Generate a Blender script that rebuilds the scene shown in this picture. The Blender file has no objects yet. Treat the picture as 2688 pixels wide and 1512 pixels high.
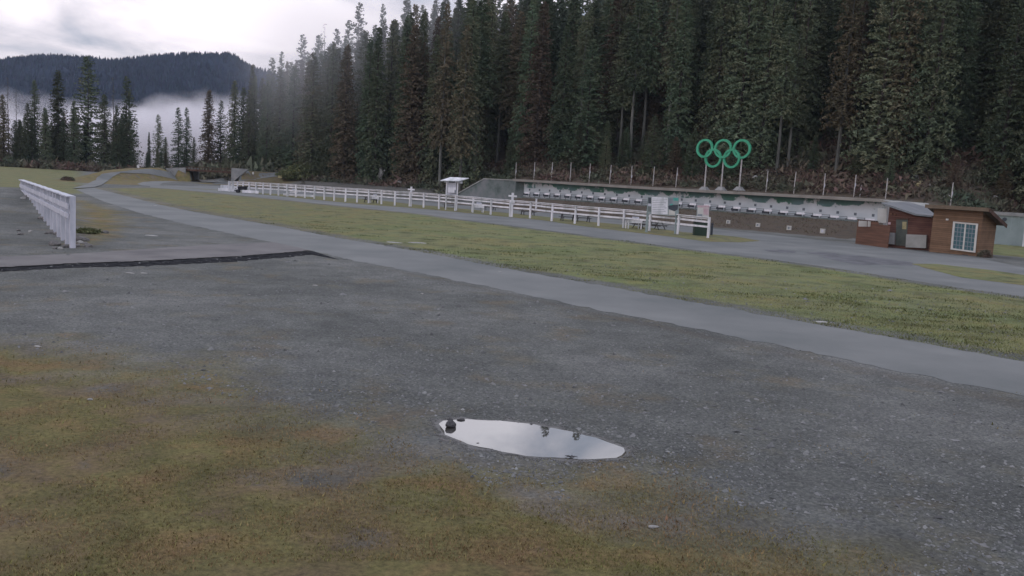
import bpy, math, random
import numpy as np
from mathutils import Matrix, Vector

S = bpy.context.scene
COL = S.collection
random.seed(7)
RNG = np.random.default_rng(7)

# ------------------------------------------------------------ camera
CAMH = 3.8
FPX = 2200.0
PIT = math.atan(276.0 / FPX)
ROL = math.atan(0.058)
Fv = np.array([0, math.cos(PIT), -math.sin(PIT)])
_U0 = np.array([0, math.sin(PIT), math.cos(PIT)])
_R0 = np.array([1.0, 0, 0])
Rv = _R0 * math.cos(ROL) + _U0 * math.sin(ROL)
Uv = -_R0 * math.sin(ROL) + _U0 * math.cos(ROL)
cam = bpy.data.cameras.new('camera')
cam.sensor_width = 36
cam.lens = 36 * FPX / 2688
cam.clip_start = 0.1
cam.clip_end = 20000
camo = bpy.data.objects.new('camera', cam)
COL.objects.link(camo)
camo.matrix_world = Matrix(((Rv[0], Uv[0], -Fv[0], 0), (Rv[1], Uv[1], -Fv[1], 0), (Rv[2], Uv[2], -Fv[2], CAMH), (0, 0, 0, 1)))
S.camera = camo

# ------------------------------------------------------------ world, sun, exposure
SUN_EL, SUN_AZ = math.radians(2), math.radians(-125)
W = bpy.data.worlds.new("World")
S.world = W
W.use_nodes = True
nt = W.node_tree
nt.nodes.clear()
N = nt.nodes.new
out = N('ShaderNodeOutputWorld')
sky = N('ShaderNodeTexSky')
sky.sky_type = 'NISHITA'
sky.sun_disc = False
sky.sun_elevation = SUN_EL
sky.sun_rotation = SUN_AZ
b1 = N('ShaderNodeBackground'); b1.inputs[1].default_value = 0.05
nt.links.new(sky.outputs[0], b1.inputs[0])
tc = N('ShaderNodeTexCoord')
sep = N('ShaderNodeSeparateXYZ'); nt.links.new(tc.outputs['Generated'], sep.inputs[0])
mp = N('ShaderNodeMapping'); mp.inputs['Scale'].default_value = (3.0, 3.0, 9.0); mp.inputs['Location'].default_value = (1.3, 0.4, 0.55)
nt.links.new(tc.outputs['Generated'], mp.inputs[0])
no = N('ShaderNodeTexNoise'); no.inputs['Scale'].default_value = 1.6; no.inputs['Detail'].default_value = 7; no.inputs['Roughness'].default_value = 0.55; no.inputs['Distortion'].default_value = 0.4
nt.links.new(mp.outputs[0], no.inputs['Vector'])
cr = N('ShaderNodeValToRGB')
e = cr.color_ramp.elements
e[0].position = 0.36; e[0].color = (0.42, 0.45, 0.57, 1)
e[1].position = 0.60; e[1].color = (1.22, 1.12, 1.19, 1)
m_ = e.new(0.47); m_.color = (0.80, 0.75, 0.84, 1)
nt.links.new(no.outputs['Fac'], cr.inputs[0])
# the dusk sky is brightest in the break of cloud above the valley
el = N('ShaderNodeValToRGB')
el.color_ramp.elements[0].position = 0.0; el.color_ramp.elements[0].color = (1, 1, 1, 1)
el.color_ramp.elements[1].position = 0.30; el.color_ramp.elements[1].color = (1.22, 1.30, 1.34, 1)
x1 = el.color_ramp.elements.new(0.17); x1.color = (1.0, 1.0, 1.0, 1)
nt.links.new(sep.outputs['Z'], el.inputs[0])
mx = N('ShaderNodeMix'); mx.data_type = 'RGBA'; mx.blend_type = 'MULTIPLY'; mx.inputs[0].default_value = 1
nt.links.new(cr.outputs[0], mx.inputs[6]); nt.links.new(el.outputs[0], mx.inputs[7])
b2 = N('ShaderNodeBackground'); b2.inputs[1].default_value = 0.98
nt.links.new(mx.outputs[2], b2.inputs[0])
ad = N('ShaderNodeAddShader')
nt.links.new(b1.outputs[0], ad.inputs[0]); nt.links.new(b2.outputs[0], ad.inputs[1]); nt.links.new(ad.outputs[0], out.inputs[0])

sl = bpy.data.lights.new('sun', 'SUN'); sl.energy = 0.12; sl.angle = math.radians(25); sl.color = (1, .9, .88)
so = bpy.data.objects.new('sun', sl); COL.objects.link(so)
so.rotation_euler = (math.radians(90 - 12), 0, math.radians(180) - SUN_AZ)
S.view_settings.view_transform = 'Standard'
S.view_settings.look = 'None'
S.view_settings.exposure = 0.0
S.view_settings.gamma = 1
S.cycles.use_denoising = True
S.cycles.max_bounces = 6
S.cycles.diffuse_bounces = 3
S.cycles.volume_bounces = 2
S.cycles.transparent_max_bounces = 12
S.cycles.volume_step_rate = 2.0
S.cycles.volume_max_steps = 128

# ------------------------------------------------------------ geometry from the surveyed picture
def ray(px, py):
    return Fv + Rv * (px - 1344) / FPX + Uv * (756 - py) / FPX
def gp(px, py, z=0.0):
    d = ray(px, py); t = (z - CAMH) / d[2]
    return np.array([d[0] * t, d[1] * t, z])
def at(px, py, Y):
    d = ray(px, py); t = Y / d[1]
    return np.array([d[0] * t, Y, CAMH + d[2] * t])
def hor(px): return 480 + (px - 1344) * 0.058
CR = dict(R1=(0, 80, 3.22), R2=(350, 400, 3.22), R3=(1100, 400, 6.44), R4=(1450, 450, 5.724), R5=(1750, 340, 4.83), R6=(2150, 440, 4.788),
          R7=(0, 440, 4.83), R8=(2380, 500, 7.243), B7=(550, 440, 4.6), A=(1000, 560, 2.862), B=(1800, 560, 2.898), C=(0, 420, 7.247),
          E=(200, 420, 5.152), P=(1050, 1050, 3.68), D=(0, 0, 0.95833), T=(700, 0, 3.22))
def c(k, x, y):
    a = CR[k]; return (a[0] + x / a[2], a[1] + y / a[2])
def cs(k, *pts): return [c(k, *p) for p in pts]

WU = np.array([.735, -.678]); WN = np.array([.678, .735]); WD = 107.7       # the target wall's line
SR, SL, SW = -37.0, -98.0, -113.0
def smooth(a, b, x):
    t = np.clip((x - a) / (b - a), 0, 1); return t * t * (3 - 2 * t)
def seg_dist(X, Y, pts):
    """distance to a polyline with z, and z at the nearest point"""
    best = np.full(np.shape(X), 1e9); zb = np.zeros(np.shape(X))
    for (x0, y0, z0), (x1, y1, z1) in zip(pts[:-1], pts[1:]):
        dx, dy = x1 - x0, y1 - y0; L = dx * dx + dy * dy
        t = np.clip(((X - x0) * dx + (Y - y0) * dy) / L, 0, 1)
        d = np.hypot(X - x0 - t * dx, Y - y0 - t * dy)
        m = d < best
        best = np.where(m, d, best); zb = np.where(m, z0 + t * (z1 - z0), zb)
    return best, zb
def xz(px, Y, z): return ((px - 1344) / FPX * Y * 1.003, Y, z)
EMB_L = [xz(258, 136, 0.0), xz(287, 150, 0.9), xz(325, 163, 1.75), xz(380, 173, 2.3), xz(440, 181, 2.65), xz(487, 183, 2.9)]
EMB_R = [xz(600, 187.5, 3.0), xz(660, 196, 3.0), xz(747, 206, 3.0)]
RAMP = [xz(596, 176, 0.0), xz(640, 182, .9), xz(690, 190, 2.0), xz(750, 200, 3.0), xz(780, 206, 3.0)]
FA = gp(190.5, 651); FB = np.array([-36.5, 62.0, 0])                          # left fence
def T(X, Y):
    X = np.asarray(X, float); Y = np.asarray(Y, float)
    s = X * WU[0] + Y * WU[1]; D = X * WN[0] + Y * WN[1]
    db = D - WD
    # berm below the targets
    inw = smooth(SL - 3, SL + 3, s) * (1 - smooth(SR + 1, SR + 4, s))
    w = 11 + 9 * smooth(-95, -60, s)
    z = 1.5 * inw * smooth(-w, -2, db) * (1 - smooth(0.5, 0.9, db))
    # hill
    k = .06 + .36 * smooth(-202, -132, s)
    edge = 2.0 + 2.2 * smooth(-114, -100, s)
    bl = smooth(-123, -115, s)
    ramp = bl * smooth(0.6, 3.2, db) + (1 - bl) * smooth(-14, 5, db)
    rt_ = smooth(SR + 3, SR + 16, s)
    ramp = ramp * (1 - rt_) + smooth(2, 24, db) * rt_
    edge = edge * (1 - rt_) + 3.0 * rt_
    hb = np.clip(db - 3, 0, None)
    hill = edge + k * np.minimum(hb, 105) + .12 * k / .42 * np.clip(hb - 105, 0, 220)
    hill = hill * ramp + np.where(db > 8, 1, 0) * .35 * np.sin(s * .31 + db * .2) * np.sin(db * .27)
    far = 1 - smooth(420, 700, np.hypot(X, Y))
    left = smooth(-.47, -.33, X / np.maximum(Y, 1))                            # no hill in the valley gap at left
    z = z + np.where(db > -15, hill * far * np.where(s < -150, left, 1), 0) * (Y > 20)
    # embankment with the underpass gap
    for P in (EMB_L, EMB_R):
        d, zb = seg_dist(X, Y, P)
        h = zb * (1 - smooth(3.2, 7.5, d))
        if P is EMB_L: h = np.where((X > EMB_L[-1][0] - .3), 0, h * np.where(Y < 183.3, 1 - smooth(-77.5, -72.5, X), 1))
        else: h = np.where((X < -61.3) | (Y < 184.6 + .35 * (X + 61)), 0, h)
        z = np.maximum(z, h)
    d, zb = seg_dist(X, Y, RAMP); z = np.maximum(z, zb * (1 - smooth(2.2, 5.0, d)))
    gap = (X > EMB_L[-1][0] - .3) & (X < -61.3) & (Y > 165) & (Y < 206)
    z = np.where(gap, 0, z)
    # terrace along the left fence
    ex, ey = FB[0] - FA[0], FB[1] - FA[1]; L = math.hypot(ex, ey)
    al = ((X - FA[0]) * ex + (Y - FA[1]) * ey) / L
    pr = ((X - FA[0]) * ey - (Y - FA[1]) * ex) / L                              # + = right of the fence
    ter = 1.24 * smooth(4, L + 1, al) * (1 - smooth(L + 3, L + 16, al)) * (1 - smooth(.2, 3.0, pr))
    z = np.maximum(z, ter)
    z = z + .5 * smooth(150, 230, Y) * smooth(-.44, -.5, X / np.maximum(Y, 1))
    return z
def gt(px, py):
    """where the sight line through a picture point meets the terrain"""
    d = ray(px, py); t = 5.0; o = np.array([0, 0, CAMH])
    prev = t
    while t < 900:
        p = o + d * t
        if p[2] <= float(T(p[0], p[1])): break
        prev = t; t += .5
    a, b = prev, t
    for _ in range(12):
        m = (a + b) / 2; p = o + d * m
        if p[2] <= float(T(p[0], p[1])): b = m
        else: a = m
    p = o + d * b; return np.array([p[0], p[1], float(T(p[0], p[1]))])

# ------------------------------------------------------------ materials
def mat(name, rough=.8, spec=.3):
    m = bpy.data.materials.new(name); m.use_nodes = True
    b = m.node_tree.nodes['Principled BSDF']
    b.inputs['Roughness'].default_value = rough
    b.inputs['Specular IOR Level'].default_value = spec
    return m, m.node_tree, b
def noise_mat(name, cols, scale=2.0, detail=6, rough=.85, spec=.3, bump=0.0, bscale=None, stretch=(1, 1, 1), pos=(.35, .65), objrand=0.0, island=0.0, coord='Object', dist=0.02):
    m, t, b = mat(name, rough, spec)
    tc = t.nodes.new('ShaderNodeTexCoord'); mp = t.nodes.new('ShaderNodeMapping')
    mp.inputs['Scale'].default_value = stretch
    t.links.new(tc.outputs[coord], mp.inputs[0])
    n = t.nodes.new('ShaderNodeTexNoise'); n.inputs['Scale'].default_value = scale; n.inputs['Detail'].default_value = detail; n.inputs['Roughness'].default_value = .6
    t.links.new(mp.outputs[0], n.inputs['Vector'])
    r = t.nodes.new('ShaderNodeValToRGB'); el = r.color_ramp.elements
    el[0].position = pos[0]; el[0].color = (*cols[0], 1); el[1].position = pos[1]; el[1].color = (*cols[-1], 1)
    for i, cc in enumerate(cols[1:-1]):
        q = el.new(pos[0] + (pos[1] - pos[0]) * (i + 1) / (len(cols) - 1)); q.color = (*cc, 1)
    t.links.new(n.outputs['Fac'], r.inputs[0])
    src = r.outputs[0]
    for amt, kind in ((objrand, 'o'), (island, 'i')):
        if amt:
            if kind == 'o':
                oi = t.nodes.new('ShaderNodeObjectInfo'); rs = oi.outputs['Random']
            else:
                oi = t.nodes.new('ShaderNodeNewGeometry'); rs = oi.outputs['Random Per Island']
            h = t.nodes.new('ShaderNodeHueSaturation')
            a = t.nodes.new('ShaderNodeMapRange'); a.inputs[3].default_value = 1 - amt; a.inputs[4].default_value = 1 + amt
            t.links.new(rs, a.inputs[0]); t.links.new(a.outputs[0], h.inputs['Value'])
            w = t.nodes.new('ShaderNodeMath'); w.operation = 'MULTIPLY'; w.inputs[1].default_value = 7.31
            f = t.nodes.new('ShaderNodeMath'); f.operation = 'FRACT'
            t.links.new(rs, w.inputs[0]); t.links.new(w.outputs[0], f.inputs[0])
            g = t.nodes.new('ShaderNodeMapRange'); g.inputs[3].default_value = .5 - amt * .12; g.inputs[4].default_value = .5 + amt * .10
            t.links.new(f.outputs[0], g.inputs[0]); t.links.new(g.outputs[0], h.inputs['Hue'])
            t.links.new(src, h.inputs['Color']); src = h.outputs[0]
    t.links.new(src, b.inputs['Base Color'])
    if bump:
        n2 = t.nodes.new('ShaderNodeTexNoise'); n2.inputs['Scale'].default_value = bscale or scale * 4; n2.inputs['Detail'].default_value = 5
        t.links.new(mp.outputs[0], n2.inputs['Vector'])
        bp = t.nodes.new('ShaderNodeBump'); bp.inputs['Strength'].default_value = bump; bp.inputs['Distance'].default_value = dist
        t.links.new(n2.outputs['Fac'], bp.inputs['Height']); t.links.new(bp.outputs[0], b.inputs['Normal'])
    return m
M = {}
M['white'] = noise_mat('white_paint', [(.40, .43, .44), (.60, .61, .66), (.74, .74, .79)], 1.3, rough=.6, bump=.15, stretch=(1, 1, .3))
M['white2'] = noise_mat('weathered_white_paint', [(.36, .38, .44), (.52, .53, .60)], 2.5, rough=.7, bump=.2, stretch=(1, 1, .3))
M['asphalt'] = noise_mat('worn_asphalt', [(.104, .115, .117), (.130, .139, .141), (.158, .166, .167)], .22, detail=12, rough=.8, bump=.35, bscale=45, dist=.01)
M['asphalt_b'] = noise_mat('brown_asphalt', [(.095, .092, .096), (.125, .12, .122), (.15, .145, .146)], .5, detail=8, rough=.85, bump=.35, bscale=45, dist=.01)
M['dark_edge'] = noise_mat('dark_edge_strip', [(.014, .015, .018), (.045, .046, .05)], 3, rough=1, spec=0, bump=.4)
M['wet'] = noise_mat('damp_asphalt', [(.045, .048, .06), (.12, .125, .14)], .9, detail=6, rough=.5, spec=.4)
M['concrete'] = noise_mat('concrete', [(.17, .175, .18), (.23, .235, .24), (.28, .28, .28)], .8, rough=.9, bump=.2)
M['concrete_l'] = noise_mat('pale_concrete', [(.24, .25, .24), (.33, .335, .33)], .9, rough=.9, bump=.2)
M['wing'] = noise_mat('mossy_panel_concrete', [(.075, .10, .095), (.14, .165, .165), (.19, .20, .215)], .45, rough=.95, bump=.2)
M['soil'] = noise_mat('berm_soil', [(.06, .05, .042), (.085, .065, .05), (.075, .08, .05)], .6, rough=1, bump=.5)
M['wood'] = noise_mat('reddish_wood', [(.085, .045, .032), (.12, .062, .042), (.155, .080, .054)], 1.2, rough=.8, bump=.2, stretch=(.3, .3, 5))
M['wood_d'] = noise_mat('dark_brown_wood', [(.05, .03, .024), (.09, .05, .036)], 2, rough=.85, bump=.2)
M['table'] = noise_mat('dark_table_wood', [(.045, .045, .05), (.085, .08, .08)], 3, rough=.8)
M['fascia'] = noise_mat('weathered_fascia', [(.19, .18, .165), (.26, .25, .23)], .6, rough=.85, bump=.1)
M['roof'] = noise_mat('grey_metal_roof', [(.13, .14, .155), (.19, .20, .215)], .5, rough=.55, spec=.4)
M['brown_roof'] = noise_mat('brown_shake', [(.10, .075, .055), (.16, .125, .09)], 1.6, rough=.9, bump=.4)
M['dark'] = noise_mat('black_plastic', [(.012, .013, .018), (.025, .026, .034)], 2, rough=.6)
M['green_bin'] = noise_mat('dark_green_plastic', [(.012, .03, .022), (.022, .045, .032)], 2, rough=.55)
M['teal'] = noise_mat('teal_plastic', [(.06, .28, .25), (.09, .36, .32)], 2, rough=.5)
M['doorm'] = noise_mat('grey_green_door', [(.05, .062, .056), (.08, .092, .082)], 2, rough=.6)
M['rings'] = noise_mat('green_ring_paint', [(.035, .27, .155), (.055, .35, .21)], 1.5, rough=.5)
M['post'] = noise_mat('grey_steel_post', [(.30, .29, .29), (.42, .41, .41)], 2, rough=.6)
M['tgt'] = noise_mat('target_steel', [(.035, .045, .06), (.06, .07, .085)], 2, rough=.6)
M['rail'] = noise_mat('grey_rack_rail', [(.13, .15, .165), (.18, .20, .215)], 2, rough=.6)
M['num'] = noise_mat('grey_number_plate', [(.16, .19, .22), (.22, .25, .28)], 2, rough=.7)
M['cream'] = noise_mat('cream_board', [(.42, .42, .40), (.52, .52, .50)], 1, rough=.7)
M['pinkish'] = noise_mat('faded_pink_sign', [(.36, .24, .27), (.50, .40, .43)], 1.3, rough=.6)
M['siding'] = noise_mat('pale_grey_siding', [(.20, .25, .255), (.26, .31, .32)], .5, rough=.7)
M['rock'] = noise_mat('grey_rock', [(.10, .10, .10), (.20, .19, .19)], 3, rough=.95, bump=.6, objrand=.25)
M['rock_l'] = noise_mat('pale_rock', [(.24, .24, .24), (.36, .36, .35)], 3, rough=.95, bump=.6, objrand=.2)
M['mud'] = noise_mat('soaked_gravel', [(.045, .045, .046), (.085, .084, .083)], 9, rough=.42, spec=.5, bump=.5, bscale=30)
M['rock_d'] = noise_mat('wet_dark_rock', [(.03, .03, .035), (.07, .07, .075)], 3, rough=.6, bump=.6)
M['stone_s'] = noise_mat('gravel_stones', [(.09, .094, .098), (.165, .168, .17)], 4, rough=.95, island=.4)
M['yellow'] = noise_mat('dull_yellow', [(.25, .22, .12), (.32, .29, .17)], 2, rough=.8)
M['bark'] = noise_mat('dark_bark', [(.035, .03, .028), (.07, .062, .058)], 3, rough=.95, stretch=(1, 1, .15), objrand=.3)
M['bark_l'] = noise_mat('pale_bark', [(.08, .085, .08), (.15, .155, .145)], 3, rough=.95, stretch=(1, 1, .15), objrand=.3)
M['needle'] = noise_mat('dark_needles', [(.072, .100, .068), (.100, .128, .080), (.128, .130, .085)], .25, detail=4, rough=.9, spec=.1, objrand=.38, island=.12)
M['needle_b'] = noise_mat('brownish_needles', [(.098, .090, .062), (.140, .112, .078)], .3, detail=4, rough=.9, spec=.1, objrand=.3, island=.12)
M['needle_p'] = noise_mat('pale_lichen_needles', [(.08, .10, .065), (.13, .145, .10)], .3, detail=4, rough=.9, spec=.1, objrand=.2, island=.2)
M['needle_f'] = noise_mat('forest_needles', [(.076, .102, .078), (.108, .130, .092), (.140, .130, .095)], .03, detail=3, rough=.9, spec=.1, island=.14)
M['shrub'] = noise_mat('bank_undergrowth', [(.060, .085, .060), (.09, .098, .070), (.125, .088, .074), (.075, .11, .065)], .09, detail=4, rough=.9, spec=.1, island=.35, pos=(.3, .7))
M['bush'] = noise_mat('yellow_green_bush', [(.085, .10, .05), (.13, .145, .075)], .5, detail=4, rough=.9, spec=.1, island=.3)
M['moss'] = noise_mat('moss_tufts', [(.185, .135, .075), (.22, .17, .085), (.155, .14, .06), (.165, .165, .065)], .7, detail=4, rough=.95, spec=.1, island=.3)
M['grasst'] = noise_mat('short_grass', [(.13, .15, .065), (.175, .195, .08), (.20, .19, .09)], .35, detail=4, rough=.95, spec=.1, island=.3)
M['tussock'] = noise_mat('dark_tussock', [(.085, .10, .045), (.13, .135, .06)], .5, detail=4, rough=.95, spec=.1, island=.3)
M['weed'] = noise_mat('brown_weeds', [(.05, .045, .036), (.10, .075, .05), (.075, .085, .05)], .4, detail=4, rough=.95, spec=.1, island=.3)
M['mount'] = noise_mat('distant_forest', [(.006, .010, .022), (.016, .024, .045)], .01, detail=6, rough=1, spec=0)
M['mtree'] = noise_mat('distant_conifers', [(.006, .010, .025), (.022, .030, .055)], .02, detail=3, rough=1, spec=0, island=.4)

def glass_mat():
    m, t, b = mat('dark_window_glass', .08, .6)
    b.inputs['Base Color'].default_value = (.055, .12, .14, 1)
    return m
M['glass'] = glass_mat()
def water_mat():
    m, t, b = mat('still_water', .015, .5)
    b.inputs['Base Color'].default_value = (.05, .048, .045, 1)
    b.inputs['IOR'].default_value = 1.34
    b.inputs['Coat Weight'].default_value = 1.0; b.inputs['Coat Roughness'].default_value = .01; b.inputs['Coat IOR'].default_value = 1.33
    b.inputs['Specular IOR Level'].default_value = 1.0
    n = t.nodes.new('ShaderNodeTexNoise'); n.inputs['Scale'].default_value = 3
    tc = t.nodes.new('ShaderNodeTexCoord'); t.links.new(tc.outputs['Object'], n.inputs['Vector'])
    bp = t.nodes.new('ShaderNodeBump'); bp.inputs['Strength'].default_value = .02; bp.inputs['Distance'].default_value = .01
    t.links.new(n.outputs['Fac'], bp.inputs['Height']); t.links.new(bp.outputs[0], b.inputs['Normal'])
    return m
M['water'] = water_mat()
def mural_mat():
    """pale wall with a band of painted dark forest at its top"""
    m, t, b = mat('painted_wall', .8, .2)
    L = t.links.new; nn = t.nodes.new
    tc = nn('ShaderNodeTexCoord'); sp = nn('ShaderNodeSeparateXYZ'); L(tc.outputs['Object'], sp.inputs[0])
    n3 = nn('ShaderNodeTexNoise'); n3.inputs['Scale'].default_value = .42; n3.inputs['Detail'].default_value = 6; n3.inputs['Roughness'].default_value = .62; L(tc.outputs['Object'], n3.inputs['Vector'])
    zz_ = nn('ShaderNodeMapRange'); zz_.inputs[1].default_value = 3.05; zz_.inputs[2].default_value = 4.1; zz_.inputs[3].default_value = -.06; zz_.inputs[4].default_value = .12; L(sp.outputs['Z'], zz_.inputs[0])
    ad = nn('ShaderNodeMath'); ad.operation = 'ADD'; L(n3.outputs['Fac'], ad.inputs[0]); L(zz_.outputs[0], ad.inputs[1])
    s1 = nn('ShaderNodeMapRange'); s1.inputs[1].default_value = .46; s1.inputs[2].default_value = .50; L(ad.outputs[0], s1.inputs[0])
    s2 = nn('ShaderNodeMapRange'); s2.inputs[1].default_value = 3.02; s2.inputs[2].default_value = 3.08; L(sp.outputs['Z'], s2.inputs[0])
    st = nn('ShaderNodeMath'); st.operation = 'MULTIPLY'; L(s1.outputs[0], st.inputs[0]); L(s2.outputs[0], st.inputs[1])
    n2 = nn('ShaderNodeTexNoise'); n2.inputs['Scale'].default_value = .5; n2.inputs['Detail'].default_value = 5; L(tc.outputs['Object'], n2.inputs['Vector'])
    cg = nn('ShaderNodeValToRGB'); cg.color_ramp.elements[0].position = .35; cg.color_ramp.elements[0].color = (.13, .21, .23, 1)
    cg.color_ramp.elements[1].position = .65; cg.color_ramp.elements[1].color = (.07, .17, .13, 1); L(n2.outputs['Fac'], cg.inputs[0])
    cw = nn('ShaderNodeValToRGB'); cw.color_ramp.elements[0].position = .3; cw.color_ramp.elements[0].color = (.44, .50, .54, 1)
    cw.color_ramp.elements[1].position = .7; cw.color_ramp.elements[1].color = (.58, .62, .67, 1); L(n2.outputs['Fac'], cw.inputs[0])
    mx = nn('ShaderNodeMix'); mx.data_type = 'RGBA'; L(st.outputs[0], mx.inputs[0]); L(cw.outputs[0], mx.inputs[6]); L(cg.outputs[0], mx.inputs[7])
    L(mx.outputs[2], b.inputs['Base Color'])
    return m
M['mural'] = mural_mat()
def lap_mat(name, cols, pitch):
    """horizontal lap siding: the boards' shape as bump, colour by board"""
    m, t, b = mat(name, .8, .2)
    L = t.links.new; nn = t.nodes.new
    tc = nn('ShaderNodeTexCoord'); sp = nn('ShaderNodeSeparateXYZ'); L(tc.outputs['Object'], sp.inputs[0])
    d = nn('ShaderNodeMath'); d.operation = 'DIVIDE'; d.inputs[1].default_value = pitch; L(sp.outputs['Z'], d.inputs[0])
    f = nn('ShaderNodeMath'); f.operation = 'FRACT'; L(d.outputs[0], f.inputs[0])
    fl = nn('ShaderNodeMath'); fl.operation = 'FLOOR'; L(d.outputs[0], fl.inputs[0])
    wn = nn('ShaderNodeTexWhiteNoise'); wn.noise_dimensions = '1D'; L(fl.outputs[0], wn.inputs['W'])
    n = nn('ShaderNodeTexNoise'); n.inputs['Scale'].default_value = 1.5; n.inputs['Detail'].default_value = 5; L(tc.outputs['Object'], n.inputs['Vector'])
    a = nn('ShaderNodeMath'); a.operation = 'MULTIPLY_ADD'; a.inputs[1].default_value = .35; L(wn.outputs['Value'], a.inputs[0]); L(n.outputs['Fac'], a.inputs[2])
    r = nn('ShaderNodeValToRGB'); r.color_ramp.elements[0].position = .4; r.color_ramp.elements[0].color = (*cols[0], 1)
    r.color_ramp.elements[1].position = .95; r.color_ramp.elements[1].color = (*cols[1], 1); L(a.outputs[0], r.inputs[0])
    gr = nn('ShaderNodeMapRange'); gr.inputs[1].default_value = .06; gr.inputs[2].default_value = .14; gr.inputs[3].default_value = .45; L(f.outputs[0], gr.inputs[0])
    mx = nn('ShaderNodeMix'); mx.data_type = 'RGBA'; mx.blend_type = 'MULTIPLY'; mx.inputs[0].default_value = 1
    L(r.outputs[0], mx.inputs[6]); L(gr.outputs[0], mx.inputs[7]); L(mx.outputs[2], b.inputs['Base Color'])
    bp = nn('ShaderNodeBump'); bp.inputs['Strength'].default_value = .8; bp.inputs['Distance'].default_value = .03
    iv = nn('ShaderNodeMath'); iv.operation = 'SUBTRACT'; iv.inputs[0].default_value = 1; L(f.outputs[0], iv.inputs[1])
    L(iv.outputs[0], bp.inputs['Height']); L(bp.outputs[0], b.inputs['Normal'])
    return m
M['lap'] = lap_mat('cedar_lap_siding', ((.112, .070, .044), (.180, .112, .072)), .16)
M['lapred'] = lap_mat('red_brown_boards', ((.075, .036, .030), (.125, .064, .050)), .18)

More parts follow.
